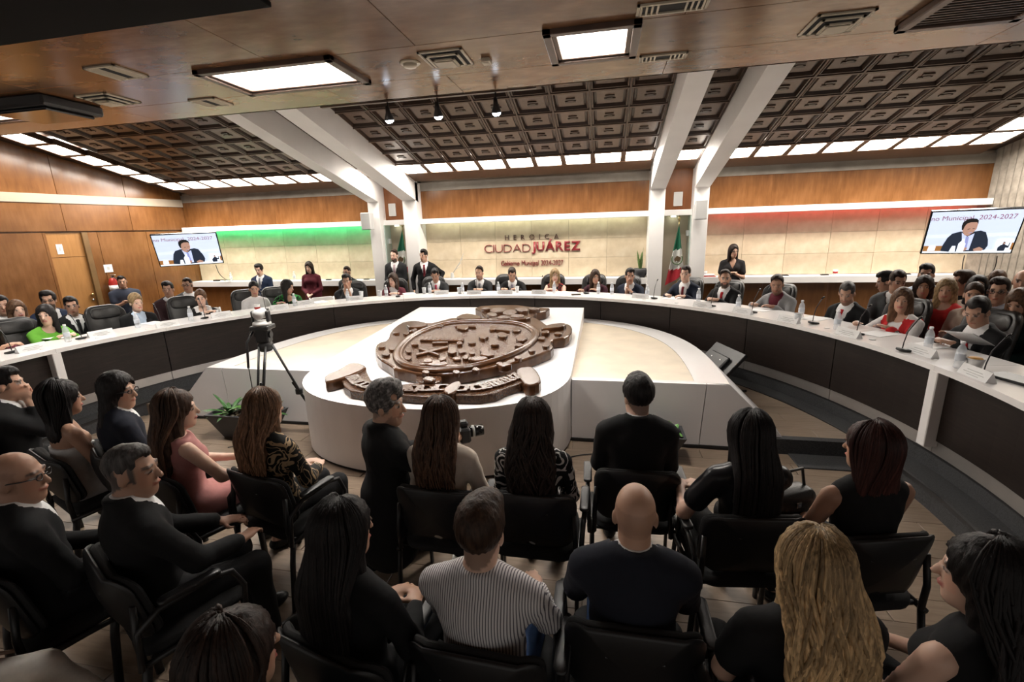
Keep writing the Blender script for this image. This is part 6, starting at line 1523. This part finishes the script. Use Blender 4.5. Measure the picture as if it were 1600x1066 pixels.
audience(992, 806, 'bald man in a dark navy suit', 0, topc='suit_midnight', hair='bald', skin='mid', bw=1.04, hands='knee', arms=True, botc='jeans', clab='black armchair of the bald man in navy')
audience(1266, 884, 'woman in black with long wavy blonde hair', 8, male=False, top='top', topc='black_knit', neck='round', sleeves='short', hair='long', hlen=.52, hairc='blonde', wave=1.5, skin='light', strands=150, bw=1.1, arms=True, clab='black armchair of the blonde woman in the second row')
audience(1535, 905, 'woman in black with long dark hair at the right edge', 24, male=False, top='top', topc='black_knit', neck='round', sleeves='none', hair='long', hlen=.45, hairc='black', wave=1.4, skin='light', hyaw=.5, strands=120, bw=1.1, clab='black visitor chair at the right edge in the second row')
audience(372, 1030, 'woman in dark green with dark hair in the third row', -12, male=False, top='top', topc='dark_green', neck='round', hair='long', hlen=.34, hairc='dark', skin='mid', hyaw=-.12, strands=90, chair=True, clab='black visitor chair in the third row at the left')
# photographer kneeling by the plinth
Hd = pz(604, 634, 1.16); person('kneeling photographer in a black jacket with curly grey hair', Hd, math.radians(-42), 0.0, 'kneel', group=GA, topc='suit_black', shirt='suit_char', botc='suit_black', shoec='shoe_white', hair='curly', hairc='grey', skin='mid', beard='stubble', hyaw=-.7, res='near', hands=[(.02, .36, .30), (.14, .38, .30)], bw=1.12, lean=.02)
# ================================================================== THINGS ON THE TABLE, LEDGE AND FLOOR
plain('bottle_plastic', (.80, .84, .88), .12); M['bottle_plastic'].node_tree.nodes['Principled BSDF'].inputs['Alpha'].default_value = .38
plain('bottle_label', (.60, .64, .70), .5); plain('cap_white', (.80, .80, .82), .4); plain('cup_white', (.78, .77, .75), .45); plain('frosted_cup', (.66, .68, .70), .2); plain('foam_cup', (.70, .69, .67), .6); plain('orange_snack', (.60, .30, .05), .6)
def inward(P): d = CEN-P; return math.atan2(-d.x, d.y)       # local +Y points to the table centre
def bottle_proto():
    e = empty('water_bottle')
    mb = MB(); mb.lathe([(.028, 0), (.033, .006), (.033, .03), (.031, .04), (.033, .05), (.033, .13), (.031, .15), (.022, .175), (.013, .19), (.013, .200)], 16); mb.build('bottle', 'bottle_plastic', e, True)
    MB().lathe([(.0335, .065), (.0338, .07), (.0338, .115), (.0335, .12)], 16).build('label', 'bottle_label', e, True)
    MB().lathe([(.015, .198), (.016, .200), (.016, .214), (.013, .217)], 14).build('cap', 'cap_white', e, True); return e
def cup_proto(mat, name, h=.095, r=.036):
    e = empty(name); mb = MB(); mb.lathe([(r*.72, 0), (r, h), (r*.93, h), (r*.66, .006)], 16); mb.build('cup', mat, e, True)
    MB().ring([(r*1.0*math.cos(a), r*1.0*math.sin(a), h) for a in np.linspace(0, 2*PI, 16, endpoint=False)], .003, 6, closed=True).build('lip', mat, e, True); return e
def mic_proto(L=.36, lean_=.10):
    e = empty('microphone')
    b = MB(); cushion(b, .11, .13, .03, .03, lambda x, y, o: (x, y, .016+o*.9+.010*(y/.06)), .004); b.build('base', 'black_plastic', e, True)
    pts = [(0, .02, .03), (0, .015, .10), (0, -.01, L*.62), (0, -lean_, L)]
    MB().ring(pts, .0055, 8).build('gooseneck', 'black_plastic', e, True)
    MB().ring([(0, -lean_*.92, L*.97), (0, -lean_*1.1, L*1.02), (0, -lean_*1.35, L*1.06)], [.006, .011, .009], 10).build('capsule', 'black_gloss', e, True)
    MB().bb((-.02, .03, .034), (.02, .045, .038), .001).build('button', 'grey_plastic', e); return e
def plate_proto():
    e = empty('name_plate'); mb = MB(); mb.prism([(-.035, -.0), (.035, 0), (0, .075)], -.13, .13)
    # prism built along z; turn so that it lies across the table
    o = mb.build('card', 'paper', e); o.rotation_euler = (PI/2, 0, PI/2); o.location = (0, 0, 0)
    ln = MB()
    for i, (w, z) in enumerate(((.09, .046), (.12, .030), (.07, .016))):
        ln.box((0, .0355-z*.467+.001, z), (w*1.5, .001, .005), 0, R3(math.radians(-25)))
    ln.build('printed_lines', 'grey_plastic', e); return e
PT = {}
def put(kind, mk, P, rz, lab, cat, grp=None, sc=None):
    if kind not in PT: PT[kind] = mk(); o = PT[kind]
    else: o = copy_tree(PT[kind])
    o.location = P; o.rotation_euler = (0, 0, rz)
    if sc: o.scale = (sc, sc, sc)
    return tag(o, lab, cat, grp)
WHO = [(72, 'woman in green'), (213, 'short blonde woman'), (314, 'round-collared woman'), (397, 'woman in white'), (449, 'leaning woman'), (542, 'man covering his mouth'), (614, 'woman in burgundy'), (680, 'pink-tied man'), (749, 'man in dark grey'), (800, 'writing man'), (867, 'blonde councillor'), (930, 'woman in maroon'), (984, 'man resting his cheek'), (1071, 'man in navy'), (1133, 'bald bearded man'), (1214, 'man in light grey'), (1323, 'greying man'), (1409, 'woman in the red vest'), (1527, 'reading man')]
used_l = {}
def who(x, what):
    w = min(WHO, key=lambda t: abs(t[0]-x)); side = 'left' if x < w[0] else 'right'
    l = '%s in front of the %s, on the %s' % (what, w[1], side); used_l[l] = used_l.get(l, 0)+1
    return l if used_l[l] == 1 else '%s in front of the %s, farther %s' % (what, w[1], side)
for x, y in [(107, 534), (216, 512), (299, 501), (461, 478), (544, 470), (604, 463), (672, 459), (723, 459), (779, 458), (866, 458), (935, 459), (956, 460), (1011, 465), (1091, 472), (1153, 485), (1251, 496), (1307, 515), (1449, 547), (1497, 575)]:
    put('bottle', bottle_proto, pz(x, y, ZT), 0, who(x, 'clear plastic water bottle'), 'bottle', 'water bottles on the table', .95)
for x, y in [(565, 465), (594, 463), (663, 459), (718, 459), (808, 457), (1245, 505)]:
    put('cup', lambda: cup_proto('frosted_cup', 'plastic_cup', .10, .036), pz(x, y, ZT), 0, who(x, 'frosted white plastic cup'), 'cup', 'plastic cups on the table', 1.1)
fc = put('foam', lambda: cup_proto('foam_cup', 'foam_bowl', .085, .055), pz(1521, 577, ZT), 0, 'white foam bowl with an orange snack near the right end of the table', 'bowl')
sn_ = MB(); sn_.lathe([(.03, .072), (.048, .078), (.035, .092), (.01, .096)], 14); sn_.build('snack', 'orange_snack', fc, True)
mc = put('foam_cup', lambda: cup_proto('cup_white', 'paper_cup', .11, .042), pz(403, 487, ZT), 0, 'white printed paper cup in front of the woman in white', 'cup')
MB().lathe([(.0405, .04), (.0425, .075)], 16).build('print_band', 'red_paint', mc, True)
for x, y in [(18, 552), (127, 530), (252, 509), (320, 498), (415, 485), (622, 464), (745, 457), (846, 457), (916, 459), (1022, 467), (1112, 479), (1176, 489), (1271, 506), (1340, 523), (1412, 549), (1540, 585)]:
    P = pz(x, y, ZT); put('mic', mic_proto, P, inward(P), who(x, 'black gooseneck microphone'), 'microphone', 'gooseneck microphones on the table', .78)
for x, y in [(50, 548), (158, 525), (262, 510), (346, 495), (437, 483), (478, 476), (555, 469), (690, 460), (741, 460), (790, 459.5), (842, 459.5), (1000, 466), (1097, 480), (1160, 490), (1232, 503), (1325, 525), (1440, 554), (1525, 590)]:
    P = pz(x, y, ZT); put('plate', plate_proto, P, inward(P), who(x, 'white folded name card'), 'name card', 'name cards on the table')
def paper(x, y, lab, w=.21, h=.29, n=1, dr=0):
    P = pz(x, y, ZT); e = empty('papers', P, inward(P)+dr, lab, 'papers', 'papers on the table')
    for i in range(n): MB().bb((-w/2, -h/2, .0005+.002*i), (w/2, h/2, .002+.002*i)).build('sheet', 'paper', e, False, (.01*i, .006*i, 0), (0, 0, .06*i))
for x, y, lb in [(90, 527, 'loose papers beside the woman in green'), (240, 505, 'loose papers in front of the short blonde woman'), (500, 472, 'loose papers beside the leaning woman'), (640, 459, 'loose papers between the woman in burgundy and the red tied man'), (1050, 466, 'loose papers in front of the man in navy'), (1190, 484, 'papers under the hands of the man in light grey'), (1275, 498, 'loose white papers right of the man in light grey'), (1375, 522, 'papers in front of the woman in the red vest'), (1460, 540, 'papers left of the reading man')]:
    paper(x, y, lb, n=2, dr=.15)
P = pz(1512, 545, ZT); e = empty('held_papers', P+Vector((0, 0, .09)), inward(P), 'white sheets held by the man reading at the right', 'papers'); MB().box((0, 0, 0), (.21, .29, .004), 0, R3(.45, .1, .2)).build('sheet', 'paper', e); MB().box((.004, .006, .006), (.21, .29, .002), 0, R3(.45, .1, .25)).build('sheet', 'paper', e)
P = pz(1585, 594, ZT); fo = MB(); fo.bb((-.13, -.09, 0), (.13, .09, .02), .004); fo.bb((-.12, -.085, .004), (.135, .08, .016)); tag(fo.build('black_folder', 'black_plastic', None, False, P, (0, 0, inward(P)+.3)), 'black folder on the right end of the table', 'folder')
P = pz(900, 461, ZT); fo = MB(); fo.box((0, 0, .008), (.16, .08, .014), .004); fo.box((0, 0, .016), (.15, .07, .002), .0008); tag(fo.build('mobile_phone', 'black_gloss', None, False, P, (0, 0, .2)), 'black mobile phone in front of the woman in maroon', 'phone')
# ledge things
def ledge_box(x, d, mat, lab, name, cat):
    p = py(x, 434, 9.86); mb = MB(); mb.box((0, 0, d[2]/2), d, .004); mb.box((0, 0, d[2]+.003), (d[0]*.7, d[1]*.6, .006), .002); tag(mb.build(name, mat, None, False, (p.x, 9.84, 1.115)), lab, cat)
for x, lb in ((514, 'small black remote on the ledge behind the leather chair'), (573, 'small black remote on the ledge by the left columns'), (1225, 'small black remote on the red lit ledge'), (1287, 'small black box on the red lit ledge near a cup'), (1414, 'small black box on the ledge above the grey suited visitors')): ledge_box(x, (.14, .05, .02), 'black_plastic', lb, 'remote_control', 'remote')
for x, lb in ((362, 'clear water bottle on the green lit ledge by the television'), (461, 'clear water bottle on the green lit ledge beside the woman in burgundy')): put('bottle', bottle_proto, (py(x, 434, 9.86).x, 9.84, 1.115), 0, lb, 'bottle', None, 1.0)
put('foam_cup', None, (py(1304, 428, 9.86).x, 9.84, 1.115), 0, 'white paper cup on the red lit ledge', 'cup')
p = py(1104, 431, 9.86); e = empty('napkin_tray', (p.x, 9.84, 1.115), 0, 'tray with napkins and a glass on the ledge by the right columns', 'tray'); MB().bb((-.16, -.08, 0), (.16, .08, .015), .004).build('tray', 'red_paint', e); MB().bb((-.08, -.06, .015), (.14, .06, .05), .01).build('napkins', 'paper', e); MB().lathe([(.03, .015), (.036, .11)], 14, (-.03, .0, 0)).build('glass', 'frosted_cup', e, True)
paper_p = py(705, 433, 9.86); e = empty('papers', (paper_p.x, 9.84, 1.116), .1, 'stack of papers on the middle ledge behind the red tied man', 'papers', 'papers on the ledge'); MB().bb((-.2, -.09, 0), (.2, .09, .012)).build('stack', 'paper', e)
# camera held by the photographer
ph = find('kneeling photographer in a black jacket with curly grey hair')
_r = math.radians(-42); P = Vector(ph['_pel'])+Matrix.Rotation(_r, 3, 'Z') @ Vector((.08, .50, .27)); e = empty('photo_camera', P, math.radians(-60), 'black photo camera held by the kneeling photographer', 'camera')
MB().box((0, 0, .05), (.14, .07, .10), .012).build('body', 'black_plastic', e); MB().box((0, 0, .115), (.06, .06, .04), .012).build('viewfinder', 'black_plastic', e); MB().ring([(0, .03, .05), (0, .08, .05), (0, .13, .05)], [.036, .038, .035], 16).build('lens', 'black_gloss', e, True); MB().ring([(0, .055, .05), (0, .07, .05)], .039, 16).build('zoom_ring', 'grey_plastic', e, True)
# bottles on the floor between the audience chairs
for x, y, lb in ((108, 762, 'small clear water bottle standing on the floor at the left'), (432, 803, 'clear plastic bottle on the floor behind the patterned blouse chair'), (335, 790, 'clear water bottle on the floor beside the chair of the woman in pink')):
    put('bottle', bottle_proto, pz(x, y, 0), 0, lb, 'bottle', None, 1.0)
# handbag between the two women at the right
_a = find('woman in a sleeveless black top with dark auburn hair'); P = Vector(_a['_pel'])+Matrix.Rotation(math.radians(14), 3, 'Z') @ Vector((-.16, .30, .03)); e = empty('handbag', P, .5, 'black leather handbag between the two women at the right', 'handbag')
b = MB(); cushion(b, .30, .20, .10, .05, lambda x, y, o: (x, o, .10+y), .02); b.build('pouch', 'black_leather', e, True); MB().ring([(-.11, 0, .19), (-.08, .0, .30), (.08, 0, .30), (.11, 0, .19)], .008, 8).build('handle', 'black_leather', e, True); MB().bb((-.015, -.075, .13), (.015, -.066, .16), .002).build('clasp', 'steel', e)
# brown bag at the lower left corner
P = pz(22, 1035, .30); e = empty('brown_bag', (P.x, P.y, .0), .4, 'brown leather bag in the lower left corner', 'bag'); b = MB(); cushion(b, .34, .24, .14, .05, lambda x, y, o: (x, o, .12+y), .02); plain('brown_leather', (.17, .085, .04), .5, var=.2); b.build('pouch', 'brown_leather', e, True); MB().bb((-.16, -.10, .05), (.16, -.07, .17), .01).build('flap', 'brown_leather', e); MB().ring([(-.15, 0, .22), (-.10, 0, .36), (.10, 0, .36), (.15, 0, .22)], .009, 8).build('strap', 'brown_leather', e, True)
# seated person at the lower left corner, only the legs reach into the picture
K = pz(150, 1024, .52)
person('person in white trousers and white sneakers at the lower left corner', (-2.44, .80, 1.13), math.radians(-58), 0.0, shin=(.22, .16), hands='side', group=GA, male=False, top='top', topc='shirt_grey', neck='round', botc='white_trousers', shoec='shoe_white', hair='bob', hlen=.2, hairc='dark', skin='tan', res='near', s=.95)
o = find('person in white trousers and white sneakers at the lower left corner'); pel = Vector(o['_pel']); place_chair('visitor', (pel.x+.06, pel.y+.04, 0), math.radians(-58), 'black visitor chair in the lower left corner', 'black audience chairs')
for o in bpy.data.objects:
    if '_pel' in o: del o['_pel']
